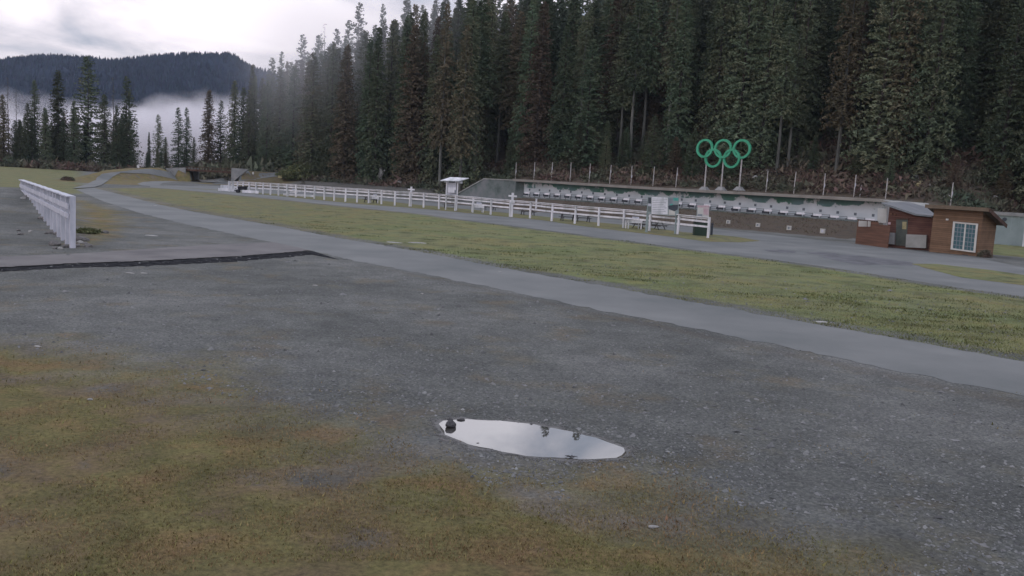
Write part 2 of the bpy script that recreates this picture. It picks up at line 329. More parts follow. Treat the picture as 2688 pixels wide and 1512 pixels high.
def ground_mat():
    m, t, b = mat('ground', .95, .15)
    L = t.links.new; nn = t.nodes.new
    at_ = nn('ShaderNodeVertexColor'); at_.layer_name = 'cover'
    sp = nn('ShaderNodeSeparateColor'); L(at_.outputs['Color'], sp.inputs[0])
    tc = nn('ShaderNodeTexCoord')
    def noise(sc, det=6, ro=.6, w=0):
        n = nn('ShaderNodeTexNoise'); n.inputs['Scale'].default_value = sc; n.inputs['Detail'].default_value = det; n.inputs['Roughness'].default_value = ro
        mp = nn('ShaderNodeMapping'); mp.inputs['Location'].default_value = (w, w * 2, 0); L(tc.outputs['Object'], mp.inputs[0]); L(mp.outputs[0], n.inputs['Vector'])
        return n.outputs['Fac']
    def ramp(src, stops):
        r = nn('ShaderNodeValToRGB'); el = r.color_ramp.elements
        el[0].position = stops[0][0]; el[0].color = (*stops[0][1], 1); el[1].position = stops[-1][0]; el[1].color = (*stops[-1][1], 1)
        for p, cc in stops[1:-1]: q = el.new(p); q.color = (*cc, 1)
        L(src, r.inputs[0]); return r.outputs[0]
    def mixc(f, a, b_, bt='MIX', fac=None):
        x = nn('ShaderNodeMix'); x.data_type = 'RGBA'; x.blend_type = bt
        if fac is not None: x.inputs[0].default_value = fac
        else: L(f, x.inputs[0])
        L(a, x.inputs[6]); L(b_, x.inputs[7]); return x.outputs[2]
    def mask(ch, nz, sharp=.18, amp=.9):
        # soft painted coverage broken up by noise
        a = nn('ShaderNodeMath'); a.operation = 'MULTIPLY_ADD'; a.inputs[1].default_value = amp; L(nz, a.inputs[0]); L(ch, a.inputs[2])
        r = nn('ShaderNodeMapRange'); r.inputs[1].default_value = .5 + amp / 2 - sharp; r.inputs[2].default_value = .5 + amp / 2 + sharp
        L(a.outputs[0], r.inputs[0]); return r.outputs[0]
    big = noise(.16, 4); mid = noise(1.1, 6, .65, 3); fine = noise(14, 5, .7, 5); vf = noise(38, 4, .75, 9); pat = noise(.55, 5, .6, 21)
    vor = nn('ShaderNodeTexVoronoi'); vor.inputs['Scale'].default_value = 26; L(tc.outputs['Object'], vor.inputs['Vector'])
    vor2 = nn('ShaderNodeTexVoronoi'); vor2.inputs['Scale'].default_value = 11; L(tc.outputs['Object'], vor2.inputs['Vector'])
    grav = ramp(big, [(.30, (.090, .095, .090)), (.48, (.128, .134, .126)), (.70, (.184, .188, .178))])
    grav = mixc(None, grav, ramp(mid, [(.3, (.78, .78, .80)), (.7, (1.15, 1.15, 1.15))]), 'MULTIPLY', 1)
    st = ramp(vor.outputs['Color'], [(0, (.55, .56, .60)), (.55, (.95, .95, .97)), (1, (1.5, 1.48, 1.45))])
    grav = mixc(None, grav, st, 'MULTIPLY', .75)
    grav = mixc(None, grav, ramp(fine, [(.3, (.65, .66, .68)), (.7, (1.3, 1.3, 1.3))]), 'MULTIPLY', .8)
    grn = ramp(mid, [(.28, (.14, .125, .085)), (.45, (.160, .175, .095)), (.62, (.185, .205, .105)), (.78, (.20, .18, .12))])
    grn = mixc(None, grn, ramp(pat, [(.30, (.50, .48, .46)), (.48, (.95, .95, .95)), (.7, (1.2, 1.1, .9))]), 'MULTIPLY', 1)
    grn = mixc(None, grn, ramp(big, [(.3, (1.12, .98, .95)), (.5, (1, 1, 1)), (.7, (.82, .95, .80))]), 'MULTIPLY', 1)
    grn = mixc(None, grn, ramp(fine, [(.3, (.6, .62, .6)), (.7, (1.3, 1.3, 1.25))]), 'MULTIPLY', .8)
    mos = ramp(pat, [(.25, (.115, .118, .112)), (.40, (.172, .130, .075)), (.53, (.148, .136, .060)), (.66, (.190, .134, .070)), (.8, (.13, .13, .122))])
    mos = mixc(None, mos, ramp(mid, [(.3, (.7, .72, .78)), (.7, (1.2, 1.2, 1.15))]), 'MULTIPLY', 1)
    mos = mixc(None, mos, ramp(fine, [(.3, (.5, .5, .55)), (.7, (1.45, 1.42, 1.35))]), 'MULTIPLY', .9)
    soil = ramp(mid, [(.3, (.058, .058, .054)), (.5, (.095, .075, .060)), (.7, (.082, .078, .056))])
    cg = mixc(mask(sp.outputs[1], mid), grav, grn)
    cm = mixc(mask(sp.outputs[0], pat, .30, 1.3), cg, mos)
    cs_ = mixc(mask(sp.outputs[2], mid, .2, .4), cm, soil)
    L(cs_, b.inputs['Base Color'])
    hs = nn('ShaderNodeMath'); hs.operation = 'ADD'; L(fine, hs.inputs[0]); L(vf, hs.inputs[1])
    bp = nn('ShaderNodeBump'); bp.inputs['Strength'].default_value = .9; bp.inputs['Distance'].default_value = .035; L(hs.outputs[0], bp.inputs['Height'])
    b2 = nn('ShaderNodeBump'); b2.inputs['Strength'].default_value = .5; b2.inputs['Distance'].default_value = .12; L(mid, b2.inputs['Height']); L(bp.outputs[0], b2.inputs['Normal'])
    L(b2.outputs[0], b.inputs['Normal'])
    return m
M['ground'] = ground_mat()

# ------------------------------------------------------------ mesh helpers
class MB:
    def __init__(s): s.v = []; s.f = []
    def add(s, vs, fs):
        o = len(s.v); s.v += [tuple(map(float, v)) for v in vs]; s.f += [tuple(i + o for i in f) for f in fs]; return s
    def hexa(s, p):  # 8 points: bottom 4, top 4
        return s.add(p, [(3, 2, 1, 0), (4, 5, 6, 7), (0, 1, 5, 4), (1, 2, 6, 5), (2, 3, 7, 6), (3, 0, 4, 7)])
    def box(s, c0, size, ax=(1, 0), tilt=None, bev=0.0):
        """box centred at c0; ax = horizontal unit direction of its x axis"""
        x, y, z = np.array(size) / 2.0; a = np.array([ax[0], ax[1], 0.0]); a /= np.linalg.norm(a); n = np.array([-a[1], a[0], 0]); u = np.array([0, 0, 1.0])
        if tilt: # rotate about a
            n, u = n * math.cos(tilt) + u * math.sin(tilt), -n * math.sin(tilt) + u * math.cos(tilt)
        c0 = np.array(c0, float)
        if bev:
            b = min(bev, x * .9, y * .9)
            ring = [(-x + b, -y), (x - b, -y), (x, -y + b), (x, y - b), (x - b, y), (-x + b, y), (-x, y - b), (-x, -y + b)]
            vs = [c0 + a * p + n * q - u * z for p, q in ring] + [c0 + a * p + n * q + u * z for p, q in ring]
            return s.add(vs, [tuple(range(7, -1, -1)), tuple(range(8, 16))] + [(i, (i + 1) % 8, 8 + (i + 1) % 8, 8 + i) for i in range(8)])
        q = [(-x, -y), (x, -y), (x, y), (-x, y)]
        return s.hexa([c0 + a * p + n * r - u * z for p, r in q] + [c0 + a * p + n * r + u * z for p, r in q])
    def bar(s, p0, p1, w, h, up=(0, 0, 1)):
        p0 = np.array(p0, float); p1 = np.array(p1, float); d = p1 - p0; d /= np.linalg.norm(d)
        up = np.array(up, float); sd = np.cross(d, up); sd /= np.linalg.norm(sd); u = np.cross(sd, d)
        q = [(-1, -1), (1, -1), (1, 1), (-1, 1)]
        return s.hexa([p0 + sd * a * w / 2 + u * b * h / 2 for a, b in q] + [p1 + sd * a * w / 2 + u * b * h / 2 for a, b in q])
    def tube(s, pts, rad, n=8, cap=True):
        pts = [np.array(p, float) for p in pts]; rad = rad if hasattr(rad, '__len__') else [rad] * len(pts)
        base = len(s.v); vs = []
        for i, p in enumerate(pts):
            d = pts[min(i + 1, len(pts) - 1)] - pts[max(i - 1, 0)]; d /= np.linalg.norm(d) + 1e-9
            r = np.array([1.0, 0, 0]) if abs(d[0]) < .9 else np.array([0, 1.0, 0]); a = np.cross(d, r); a /= np.linalg.norm(a); b = np.cross(d, a)
            vs += [p + (a * math.cos(2 * math.pi * k / n) + b * math.sin(2 * math.pi * k / n)) * rad[i] for k in range(n)]
        fs = [(i * n + k, i * n + (k + 1) % n, (i + 1) * n + (k + 1) % n, (i + 1) * n + k) for i in range(len(pts) - 1) for k in range(n)]
        if cap: fs += [tuple(range(n))[::-1], tuple((len(pts) - 1) * n + k for k in range(n))]
        return s.add(vs, fs)
    def prism(s, poly, off):
        """3D polygon extruded by the vector off"""
        n = len(poly); off = np.array(off, float); a = [np.array(p, float) for p in poly]
        return s.add(a + [p + off for p in a], [tuple(range(n))[::-1], tuple(range(n, 2 * n))] + [(i, (i + 1) % n, n + (i + 1) % n, n + i) for i in range(n)])
    def build(s, name, m, parent=None, smooth_=False, origin=None):
        me = bpy.data.meshes.new(name)
        v = s.v
        if origin is not None: v = [(a - origin[0], b - origin[1], z - origin[2]) for a, b, z in v]
        me.from_pydata(v, [], s.f); me.update()
        me.materials.append(M[m] if isinstance(m, str) else m)
        o = bpy.data.objects.new(name, me); COL.objects.link(o)
        if parent is not None:
            o.parent = parent
        if origin is not None and parent is None: o.location = origin
        if smooth_:
            for p in me.polygons: p.use_smooth = True
        return o
def tag(o, label=None, cat=None, group=None, kind=None):
    if label: o['label'] = label
    if cat: o['category'] = cat
    if group: o['group'] = group
    if kind: o['kind'] = kind
    return o
def empty(name, loc, label, cat, group=None, rz=0):
    o = bpy.data.objects.new(name, None); COL.objects.link(o); o.location = [float(q) for q in loc]; o.rotation_euler = (0, 0, rz); o.empty_display_size = .3
    return tag(o, label, cat, group)
def np_mesh(name, V, F, m):
    """V (n,3), F (k, 3 or 4)"""
    me = bpy.data.meshes.new(name); k = F.shape[1]
    me.vertices.add(len(V)); me.vertices.foreach_set('co', V.astype(np.float32).ravel())
    me.loops.add(F.size); me.loops.foreach_set('vertex_index', F.astype(np.int32).ravel())
    me.polygons.add(len(F)); me.polygons.foreach_set('loop_start', np.arange(0, F.size, k, dtype=np.int32)); me.polygons.foreach_set('loop_total', np.full(len(F), k, dtype=np.int32))
    me.update(calc_edges=True); me.validate()
    me.materials.append(M[m]); return me
def link(name, me, parent=None):
    o = bpy.data.objects.new(name, me); COL.objects.link(o)
    if parent is not None: o.parent = parent
    return o
def struct(o): return tag(o, kind='structure')

# ------------------------------------------------------------ surveyed outlines on the flat ground
RU = cs('E', (235, 375), (700, 495), (1150, 610), (1600, 705)) + [(629.5, 577), (729, 594), (816, 611), (909, 629), (1000, 643), (1139.8, 668.3), (1297, 699.8), (1454, 727.7), (1594, 752), (1734, 778.4), (1800, 789.5), (1965.6, 820.5), (2145, 851.6), (2352, 887.8), (2524.6, 920.6), (2688, 950), (3300, 1062), (4600, 1295)]
RL = [(200, 497.6), (271.8, 528.7), (368.9, 560), (505, 592.5), (660.6, 625), (816, 657.8), (924.5, 684), (1033, 704), (1209.6, 738), (1419, 782), (1594, 818.6), (1768.7, 851.8), (1972.5, 893), (2214, 943), (2455.6, 994.8), (2688, 1041), (3300, 1165), (4600, 1431)]
PL = [(394, 491.8), (471.7, 497.6), (568.8, 506.4), (700, 520), (817, 532.4), (963, 547.6), (1110, 562), (1209.6, 576), (1419, 602), (1594, 625), (1733.8, 644), (1800, 653), (1972.5, 673.9), (2162, 699.7), (2352, 729), (2524.6, 756.7), (2688, 779), (3300, 870), (4600, 1052)]
PU = [(440, 491), (568.8, 498), (700, 512), (817, 523.7), (963, 537.8), (1072, 545.4), (1208.7, 557.6), (1317, 568.5), (1426, 578.6), (1520, 593), (1642, 608), (1764.5, 622), (1852, 634.5), (1938, 636.6), (1996.7, 633)]
SU = [(684.8, 507), (810.9, 513.9), (984.8, 524.8), (1100, 538), (1162, 543), (1255, 552), (1364, 562), (1450, 571), (1554.8, 582.8), (1660, 592), (1747, 602.9), (1800, 610), (1869, 615), (1938, 622), (1996.7, 633)]
AU = [(610, 489), (700, 496), (850, 508), (1000, 520), (1150, 533), (1300, 546), (1450, 560), (1600, 575), (1750, 590), (1865.6, 599.7), (2041.5, 618.7), (2248.6, 641), (2352, 651.4), (2438.4, 663.5), (2576.4, 679), (2688, 703), (3300, 790), (4600, 975)]
I2 = [(2393.5, 692.9), (2455.6, 692.9), (2593.6, 708.4), (2688, 722), (3300, 812), (3300, 850), (2688, 749.8), (2524.6, 729), (2438, 706.7)]
BU = [(-700, 716), (0, 676), (199, 668), (350, 657.8), (536, 645), (639, 640.7), (720, 637)]
BL = [(-700, 752), (0, 704), (199, 693), (350, 688), (629.5, 674), (754, 664), (816, 659), (830, 662)]
PUD = cs('P', (385, 235), (440, 203), (600, 187), (800, 198), (1100, 218), (1300, 240), (1500, 280), (1750, 330), (1950, 380), (2080, 435), (2160, 480), (2190, 515), (2150, 552), (2000, 576), (1800, 573), (1500, 566), (1250, 545), (1050, 510), (900, 482), (780, 468), (650, 425), (550, 385), (430, 335), (392, 290))
def G(poly): return np.array([gp(x, y)[:2] for x, y in poly])
def inside(P, X, Y):
    r = np.zeros(X.shape, bool); n = len(P)
    for i in range(n):
        x0, y0 = P[i]; x1, y1 = P[(i + 1) % n]
        m = ((y0 > Y) != (y1 > Y)) & (X < (x1 - x0) * (Y - y0) / (y1 - y0 + 1e-12) + x0)
        r ^= m
    return r
def soft(P, X, Y, w, inner=0.0):
    """1 inside, falling to 0 over w metres outside"""
    d = np.full(X.shape, 1e9); n = len(P)
    for i in range(n):
        x0, y0 = P[i]; x1, y1 = P[(i + 1) % n]; dx, dy = x1 - x0, y1 - y0
        t = np.clip(((X - x0) * dx + (Y - y0) * dy) / (dx * dx + dy * dy + 1e-9), 0, 1)
        d = np.minimum(d, np.hypot(X - x0 - t * dx, Y - y0 - t * dy))
    sd = np.where(inside(P, X, Y), d, -d)
    return np.clip(.5 + sd / (2 * w), 0, 1)
GRASS = np.vstack([G(RU), G(PL)[::-1]])
MOSS = G([(-500, 850), (0, 893), (160, 900), (330, 960), (520, 945), (640, 1010), (800, 1085), (930, 1140), (1080, 1165), (1250, 1215), (1450, 1245), (1700, 1265), (1850, 1350), (2050, 1420), (2350, 1480), (2500, 1800), (-1500, 2600), (-1500, 1000)])
SIDE = G([(198, 520), (250, 535), (330, 560), (330, 600), (260, 640), (205, 655), (198, 640)])
APRON = np.vstack([G(AU), G(PL)[::-1]])
PUDG = G(PUD)
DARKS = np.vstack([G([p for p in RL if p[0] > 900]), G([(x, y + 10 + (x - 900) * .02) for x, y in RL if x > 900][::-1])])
ROADG = np.vstack([G(RU), G(RL)[::-1]])

# ------------------------------------------------------------ ground
def make_ground():
    fine_a = np.radians(np.linspace(-42, 42, 420)); co = np.radians(np.linspace(42, 318, 70))[1:-1]
    ang = np.concatenate([fine_a, co])
    rs = np.concatenate([np.linspace(.0, 7, 5), np.exp(np.arange(math.log(7.2), math.log(330), .0125)), np.exp(np.linspace(math.log(335), math.log(5200), 28))])
    A, R = np.meshgrid(ang, rs)
    X = R * np.sin(A); Y = R * np.cos(A)
    Z = T(X, Y)
    nr, na = X.shape
    s = X * WU[0] + Y * WU[1]; db = X * WN[0] + Y * WN[1] - WD
    Rr = np.hypot(X, Y)
    g = smooth(.45, 1.0, soft(GRASS, X, Y, 2.6)) * (.62 + .38 * smooth(-22, -4, X))
    lf = smooth(-.49, -.54, X / np.maximum(Y, 1)) * smooth(82, 92, Y)
    g = np.maximum(g, lf * .8)
    g = np.maximum(g, ((s > SR + 6) & (db > -26)) * (1 - smooth(6, 20, db)) * .9)
    d, _ = seg_dist(X, Y, EMB_L); d2, _ = seg_dist(X, Y, RAMP)
    g = np.maximum(g, (1 - smooth(4, 8, np.minimum(d, d2))) * .30)
    g = np.where((d < 9) & (X > -72 - 5) , g, np.where(d < 9, g * .7, g))
    mo = soft(MOSS, X, Y, 2.4) * .88
    mo = np.maximum(mo, (1 - smooth(5, 10, np.minimum(d, d2))) * .8)
    mo = np.maximum(mo, soft(SIDE, X, Y, 1.5) * .8)
    bermm = (db > -20 ) & (db < 1) & (s > SL - 2) & (s < SR + 3)
    mo = np.maximum(mo, bermm * .9)
    mo = np.maximum(mo, .16 * (Y < 120))
    mo = np.maximum(mo, inside(GRASS, X, Y) * .42 * (1 - smooth(-18, 6, X)))
    mo = np.maximum(mo, lf * .35)
    so_ = np.maximum(smooth(0, 6, db) * (db > 0), 0) * 1.0
    so_ = np.where((s < -113) & (db > -22) & (db < 0), .45, so_)
    so_ = np.where(bermm, .85, so_); mo = np.where(bermm, .2, mo)
    g = np.where(bermm, 0, g)
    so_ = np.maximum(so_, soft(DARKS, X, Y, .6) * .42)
    so_ = np.where(lf > .5, np.maximum(.34, smooth(205, 225, Y)), so_)
    so_ = np.maximum(so_, smooth(240, 300, Rr))
    # dark damp rim of the puddle
    so_ = np.maximum(so_, soft(PUDG, X, Y, .7) * .75)
    V = np.stack([X, Y, Z], -1).reshape(-1, 3)
    i = np.arange(nr - 1)[:, None] * na + np.arange(na)[None, :]; j = np.arange(nr - 1)[:, None] * na + (np.arange(na)[None, :] + 1) % na
    F = np.stack([i, j, j + na, i + na], -1).reshape(-1, 4)[:, ::-1]
    me = np_mesh('ground', V, F, 'ground')
    ca = me.color_attributes.new('cover', 'FLOAT_COLOR', 'POINT')
    ca.data.foreach_set('color', np.stack([mo, g, so_, np.ones_like(g)], -1).astype(np.float32).ravel())
    me.polygons.foreach_set('use_smooth', np.ones(len(me.polygons), bool))
    return struct(link('ground', me))
make_ground()

def resample(P, n):
    P = np.array(P); d = np.concatenate([[0], np.cumsum(np.linalg.norm(np.diff(P, axis=0), axis=1))]); t = np.linspace(0, d[-1], n)
    return np.stack([np.interp(t, d, P[:, k]) for k in range(2)], -1)
def ribbon(name, A, B, m, lift, n=160, rag=.06, across=3):
    A = resample(A, n); B = resample(B, n); r = np.random.default_rng(len(name) + n)
    V = []
    for i in range(n):
        j1 = r.normal() * rag; j2 = r.normal() * rag; d = B[i] - A[i]; L = np.linalg.norm(d) + 1e-6; d = d / L
        a = A[i] + d * j1; b = B[i] + d * j2
        for k in range(across + 1):
            p = a + (b - a) * k / across; V.append((p[0], p[1], float(T(p[0], p[1])) + lift))
    w = across + 1
    F = [(i * w + k, i * w + k + 1, (i + 1) * w + k + 1, (i + 1) * w + k) for i in range(n - 1) for k in range(across)]
    mb = MB(); mb.add(V, F); return struct(mb.build(name, m))
ribbon('road', G(RU), G(RL), 'asphalt', .006, 420, .085)
# apron and path along the fence, one sheet; grass strips lie on it
def sheet(name, P, m, z, rag=.0):
    P = np.array(P)
    if rag:
        n = max(40, int(np.linalg.norm(np.diff(P, axis=0), axis=1).sum() / .5)); P = resample(np.vstack([P, P[:1]]), n)[:-1]
        P = P + np.random.default_rng(n).normal(size=P.shape) * rag
    import mathutils.geometry as mg
    tris = mg.tessellate_polygon([[Vector((p[0], p[1], 0)) for p in P]])
    mb = MB(); mb.add([(p[0], p[1], z) for p in P], tris); return struct(mb.build(name, m))
ribbon('path', G([(394, 487)] + AU[0:]), G(PL), 'asphalt', .004, 220, .05, 6)
sheet('grass', np.vstack([G(PU), G(SU)[::-1]]), 'ground', .012, .05)
sheet('grass', G(I2), 'ground', .012, .05)
for o in [o for o in COL.objects if o.name.startswith('grass')]:
    ca = o.data.color_attributes.new('cover', 'FLOAT_COLOR', 'POINT')
    for q in ca.data: q.color = (.45, .62, .12, 1)
    if o.name == 'grass.001':
        for q in ca.data: q.color = (.3, .9, 0, 1)
# side road with a dark ragged strip along its near edge
A1, B1 = G(BU), G(BL)
ribbon('road', A1, B1, 'asphalt_b', .035, 120, .05)
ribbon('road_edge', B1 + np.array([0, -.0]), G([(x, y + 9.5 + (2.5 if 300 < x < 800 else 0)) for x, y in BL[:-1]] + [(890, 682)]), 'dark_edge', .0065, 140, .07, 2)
# road over the embankment
EL = cs('C', (1380, 550), (1650, 470), (1760, 410), (1850, 330), (1950, 265), (2174, 228)) + cs('E', (640, 150), (1200, 112), (1470, 100))
ER = cs('E', (235, 375), (340, 345), (440, 270), (500, 225), (600, 178), (720, 155), (1210, 122), (1470, 108))
el_ = [gt(*p)[:2] for p in EL[:5]]; er_ = [gt(*p)[:2] for p in ER[:5]]
el_ = el_ + [np.array(EMB_L[k][:2]) + np.array([-.8, (1.8, 2.4, 3.9)[k - 3]]) for k in (3, 4, 5)]
er_ = er_ + [np.array(EMB_L[k][:2]) + np.array([.8, (-1.4, -.9, .7)[k - 3]]) for k in (3, 4, 5)]
ribbon('road', el_, er_, 'asphalt', .07, 120, .04, 6)
# hairpin loop below the bridge and the ramp at its right
HP = cs('E', (1180, 362), (1040, 352), (975, 330), (1040, 305), (1150, 296), (1320, 292), (1600, 300), (1900, 296), (2080, 284))
hp = np.array([gt(*p)[:2] for p in HP])
tn = np.gradient(hp, axis=0); tn /= np.linalg.norm(tn, axis=1)[:, None]; nm = np.stack([-tn[:, 1], tn[:, 0]], -1)
ribbon('path', hp + nm * 1.7, hp - nm * 1.7, 'asphalt', .02, 120, .04, 2)
RP = [c('E', 1960, 330), c('E', 2080, 284)] + cs('R2', (800, 232), (960, 205), (1130, 180), (1270, 165))
rp = np.array([gt(*p)[:2] for p in RP[:2]] + [np.array(q[:2]) for q in RAMP[1:]])
tn = np.gradient(rp, axis=0); tn /= np.linalg.norm(tn, axis=1)[:, None]; nm = np.stack([-tn[:, 1], tn[:, 0]], -1)
ribbon('path', rp + nm * 1.8, rp - nm * 1.8, 'asphalt', .05, 80, .04, 3)
# damp patches on the apron
for i, P in enumerate([[(600, 280), (720, 276), (840, 288), (830, 300), (720, 300), (620, 290)], [(920, 300), (1000, 292), (1160, 306), (1150, 320), (1040, 318), (940, 308)],
                       [(1000, 325), (1250, 315), (1500, 345), (1720, 372), (1725, 400), (1500, 388), (1300, 392), (1100, 350)]]):
    sheet('damp_patch', G(cs('B', *P)), 'wet', .009, .06)
P_ = resample(np.vstack([PUDG, PUDG[:1]]), 221)[:-1]; rr_ = np.random.default_rng(3); ph_ = rr_.uniform(0, 6.28, 6)
cP = P_.mean(0); th_ = np.linspace(0, 2 * math.pi, 220, endpoint=False)
wb = sum(np.sin(th_ * f + p) * a for f, p, a in zip((7, 13, 23, 37, 55), ph_, (.018, .016, .014, .012, .010)))[:, None]
rim = (P_ - cP) / np.linalg.norm(P_ - cP, axis=1)[:, None]
wb2 = sum(np.sin(th_ * f + p) * a for f, p, a in zip((5, 11, 19, 31, 47, 71), ph_, (.05, .04, .035, .03, .02, .02)))[:, None]
n_ = len(P_); ro = .16 + wb2 * 1.3
mb = MB(); mb.add([(*P_[i], .0055) for i in range(n_)] + [(*(P_[i] + rim[i] * max(ro[i, 0], .05) * .5), .0055) for i in range(n_)] + [(*(P_[i] + rim[i] * max(ro[i, 0], .05) * 1.6), .0055) for i in range(n_)], [(r0 * n_ + i, r0 * n_ + (i + 1) % n_, (r0 + 1) * n_ + (i + 1) % n_, (r0 + 1) * n_ + i) for r0 in (0, 1) for i in range(n_)])
ro_ = struct(mb.build('puddle_rim', 'mud')); ca = ro_.data.color_attributes.new('wet', 'FLOAT_COLOR', 'POINT')
for i in range(3 * n_): ca.data[i].color = (*((1, .62, 0)[i // n_],) * 3, 1)
t_ = M['mud'].node_tree; nn_ = t_.nodes.new; bs = t_.nodes['Principled BSDF']; vc = nn_('ShaderNodeVertexColor'); vc.layer_name = 'wet'
nz = nn_('ShaderNodeTexNoise'); nz.inputs['Scale'].default_value = 16; nz.inputs['Detail'].default_value = 5
tc_ = nn_('ShaderNodeTexCoord'); t_.links.new(tc_.outputs['Object'], nz.inputs['Vector'])
ma = nn_('ShaderNodeMath'); ma.operation = 'MULTIPLY_ADD'; ma.inputs[1].default_value = 1.1; t_.links.new(nz.outputs['Fac'], ma.inputs[0]); t_.links.new(vc.outputs['Color'], ma.inputs[2])
mr_ = nn_('ShaderNodeMapRange'); mr_.inputs[1].default_value = .75; mr_.inputs[2].default_value = 1.35; t_.links.new(ma.outputs[0], mr_.inputs[0]); t_.links.new(mr_.outputs[0], bs.inputs['Alpha'])
sheet('puddle', P_ + (P_ - cP) / np.linalg.norm(P_ - cP, axis=1)[:, None] * wb, 'water', .008, .006)

# ------------------------------------------------------------ fences
def fence(name, label, bases, tops, dirs, postw, railh, rails, m, capw=0, group=None, extra=None, behind=1):
    o0 = bases[0]
    root = empty(name, o0, label, 'fence', group)
    n = len(bases)
    for i in range(n):
        b = bases[i]; t = tops[i]
        mb = MB(); mb.box(((b[0] + b[0]) / 2, b[1], (b[2] - .15 + t) / 2), (postw, postw, t - b[2] + .15), dirs[i], bev=.01)
        for q_ in range(len(mb.v)):
            v_ = mb.v[q_]; k_ = (v_[2] - b[2]); mb.v[q_] = (v_[0] + k_ * .018 * math.sin(i * 7.7), v_[1] + k_ * .015 * math.cos(i * 5.1), v_[2])
        mb.build('post', m, root, origin=o0)
    for dz, h, th, off in rails:
        mb = MB()
        for i in range(n - 1):
            sd = np.array([dirs[i][1], -dirs[i][0], 0]) * off
            a = np.array([bases[i][0], bases[i][1], tops[i] - dz + .012 * math.sin(i * 3.3 + dz * 9)]) + sd; b = np.array([bases[i + 1][0], bases[i + 1][1], tops[i + 1] - dz + .012 * math.sin((i + 1) * 3.3 + dz * 9)]) + sd
            mb.bar(a, b, th, h)
        mb.build('rail', m, root, origin=o0)
    return root
fb = cs('R4', (2335, 1000), (1880, 945), (1455, 895), (1065, 850), (690, 820), (335, 785)) + cs('R3', (2240, 1165), (1875, 1115), (1535, 1090), (1210, 1055), (905, 1020), (610, 990), (335, 960), (75, 935)) + \
     cs('B7', (2415, 470), (2235, 460), (2075, 442), (1920, 430), (1780, 420), (1640, 412), (1505, 400), (1385, 390), (1265, 378), (1150, 367), (1040, 357), (935, 348), (832, 338), (735, 330), (645, 322), (560, 315), (480, 308), (405, 302), (335, 296), (280, 292), (235, 289))
ft = {1862: 571, 1700: 556.6, 1500: 537.6, 1286: 518, 1100: 506, 963: 496.5, 824: 487.5, 690: 480, 601: 474.6}
fx = sorted(ft)
bases = [gp(*p) for p in fb]
def ftop(p, b):
    y = np.interp(p[0], fx, [ft[k] for k in fx]); return at(p[0], y, b[1])[2]
raw = np.array([ftop(p, b) for p, b in zip(fb, bases)])
ii = np.arange(len(raw)); tops = np.polyval(np.polyfit(ii, raw, 2), ii)
bx_ = np.array(bases); bx_[:, 0] = np.polyval(np.polyfit(ii, bx_[:, 0], 3), ii) * .5 + bx_[:, 0] * .5
dirs = [(-.7, .71)] * len(bases)
fence('fence', 'long white three-rail fence between the near grass and the picnic tables', bases, tops, dirs, .17, .16,
      [(.03, .06, .20, 0), (.42, .17, .05, .09), (.86, .17, .05, .09), (.16, .12, .05, .09)], 'white')
# left fence, seen nearly end on
n = 19
fbL, ftL, fd = [], [], []
e_ = (FB - FA); e_ /= np.linalg.norm(e_)
for i in range(n):
    t = (i / (n - 1)); p = FA + (FB - FA) * t; z = float(T(p[0], p[1])); fbL.append(np.array([p[0], p[1], z]))
    zt0 = at(190, 515, FA[1])[2]; zt1 = at(50, 471, FB[1])[2]; ftL.append(zt0 + (zt1 - zt0) * t); fd.append((e_[0], e_[1]))
fence('fence', 'white post and rail fence at far left, seen almost end on', fbL, ftL, fd, .22, .2,
      [(.02, .05, .34, -.05), (.44, .22, .06, -.14), (.84, .2, .06, -.14)], 'white2')

# ------------------------------------------------------------ target wall
o0 = np.array([0, 0, 0.0])
def wp(s, z, f=0.0):
    """point on the wall line: s along, z up, f metres toward the camera"""
    q = WU * s + WN * (WD - f); return np.array([q[0], q[1], z])
WRZ = math.atan2(WU[1], WU[0])
TOPZ = lambda s: float(np.interp(s, [SL, -70, SR], [4.42, 4.30, 4.38]))
root = empty('target_wall', wp(SL, 0), 'long low range wall with painted tree mural and flat roof edge, rings on top', 'range wall', rz=WRZ)
def loc(s, z, f=0.0): return np.array([s - SL, -f, z])
mb = MB(); n = 24
for i in range(n):
    a, b = SL + (SR - SL) * i / n, SL + (SR - SL) * (i + 1) / n
    mb.add([loc(a, 1.0), loc(b, 1.0), loc(b, TOPZ(b) - .1), loc(a, TOPZ(a) - .1)], [(0, 1, 2, 3)])
mb.build('mural_wall', 'mural', root)
mb = MB()
mb.hexa([loc(SL, 0, -.02), loc(SR, 0, -.02), loc(SR, 0, -3.6), loc(SL, 0, -3.6), loc(SL, TOPZ(SL) - .12, -.02), loc(SR, TOPZ(SR) - .12, -.02), loc(SR, TOPZ(SR) - .12, -3.6), loc(SL, TOPZ(SL) - .12, -3.6)])
mb.build('wall_core', 'concrete', root)
mb = MB()
for i in range(n):
    a, b = SL - 1.2 + (SR - SL + 1.6) * i / n, SL - 1.2 + (SR - SL + 1.6) * (i + 1) / n
    mb.hexa([loc(a, TOPZ(a) - .1, 1.3), loc(b, TOPZ(b) - .1, 1.3), loc(b, TOPZ(b) - .1, -3.8), loc(a, TOPZ(a) - .1, -3.8), loc(a, TOPZ(a) + .02, 1.3), loc(b, TOPZ(b) + .02, 1.3), loc(b, TOPZ(b) + .02, -3.8), loc(a, TOPZ(a) + .02, -3.8)])
mb.build('roof', 'concrete', root)
mb = MB()
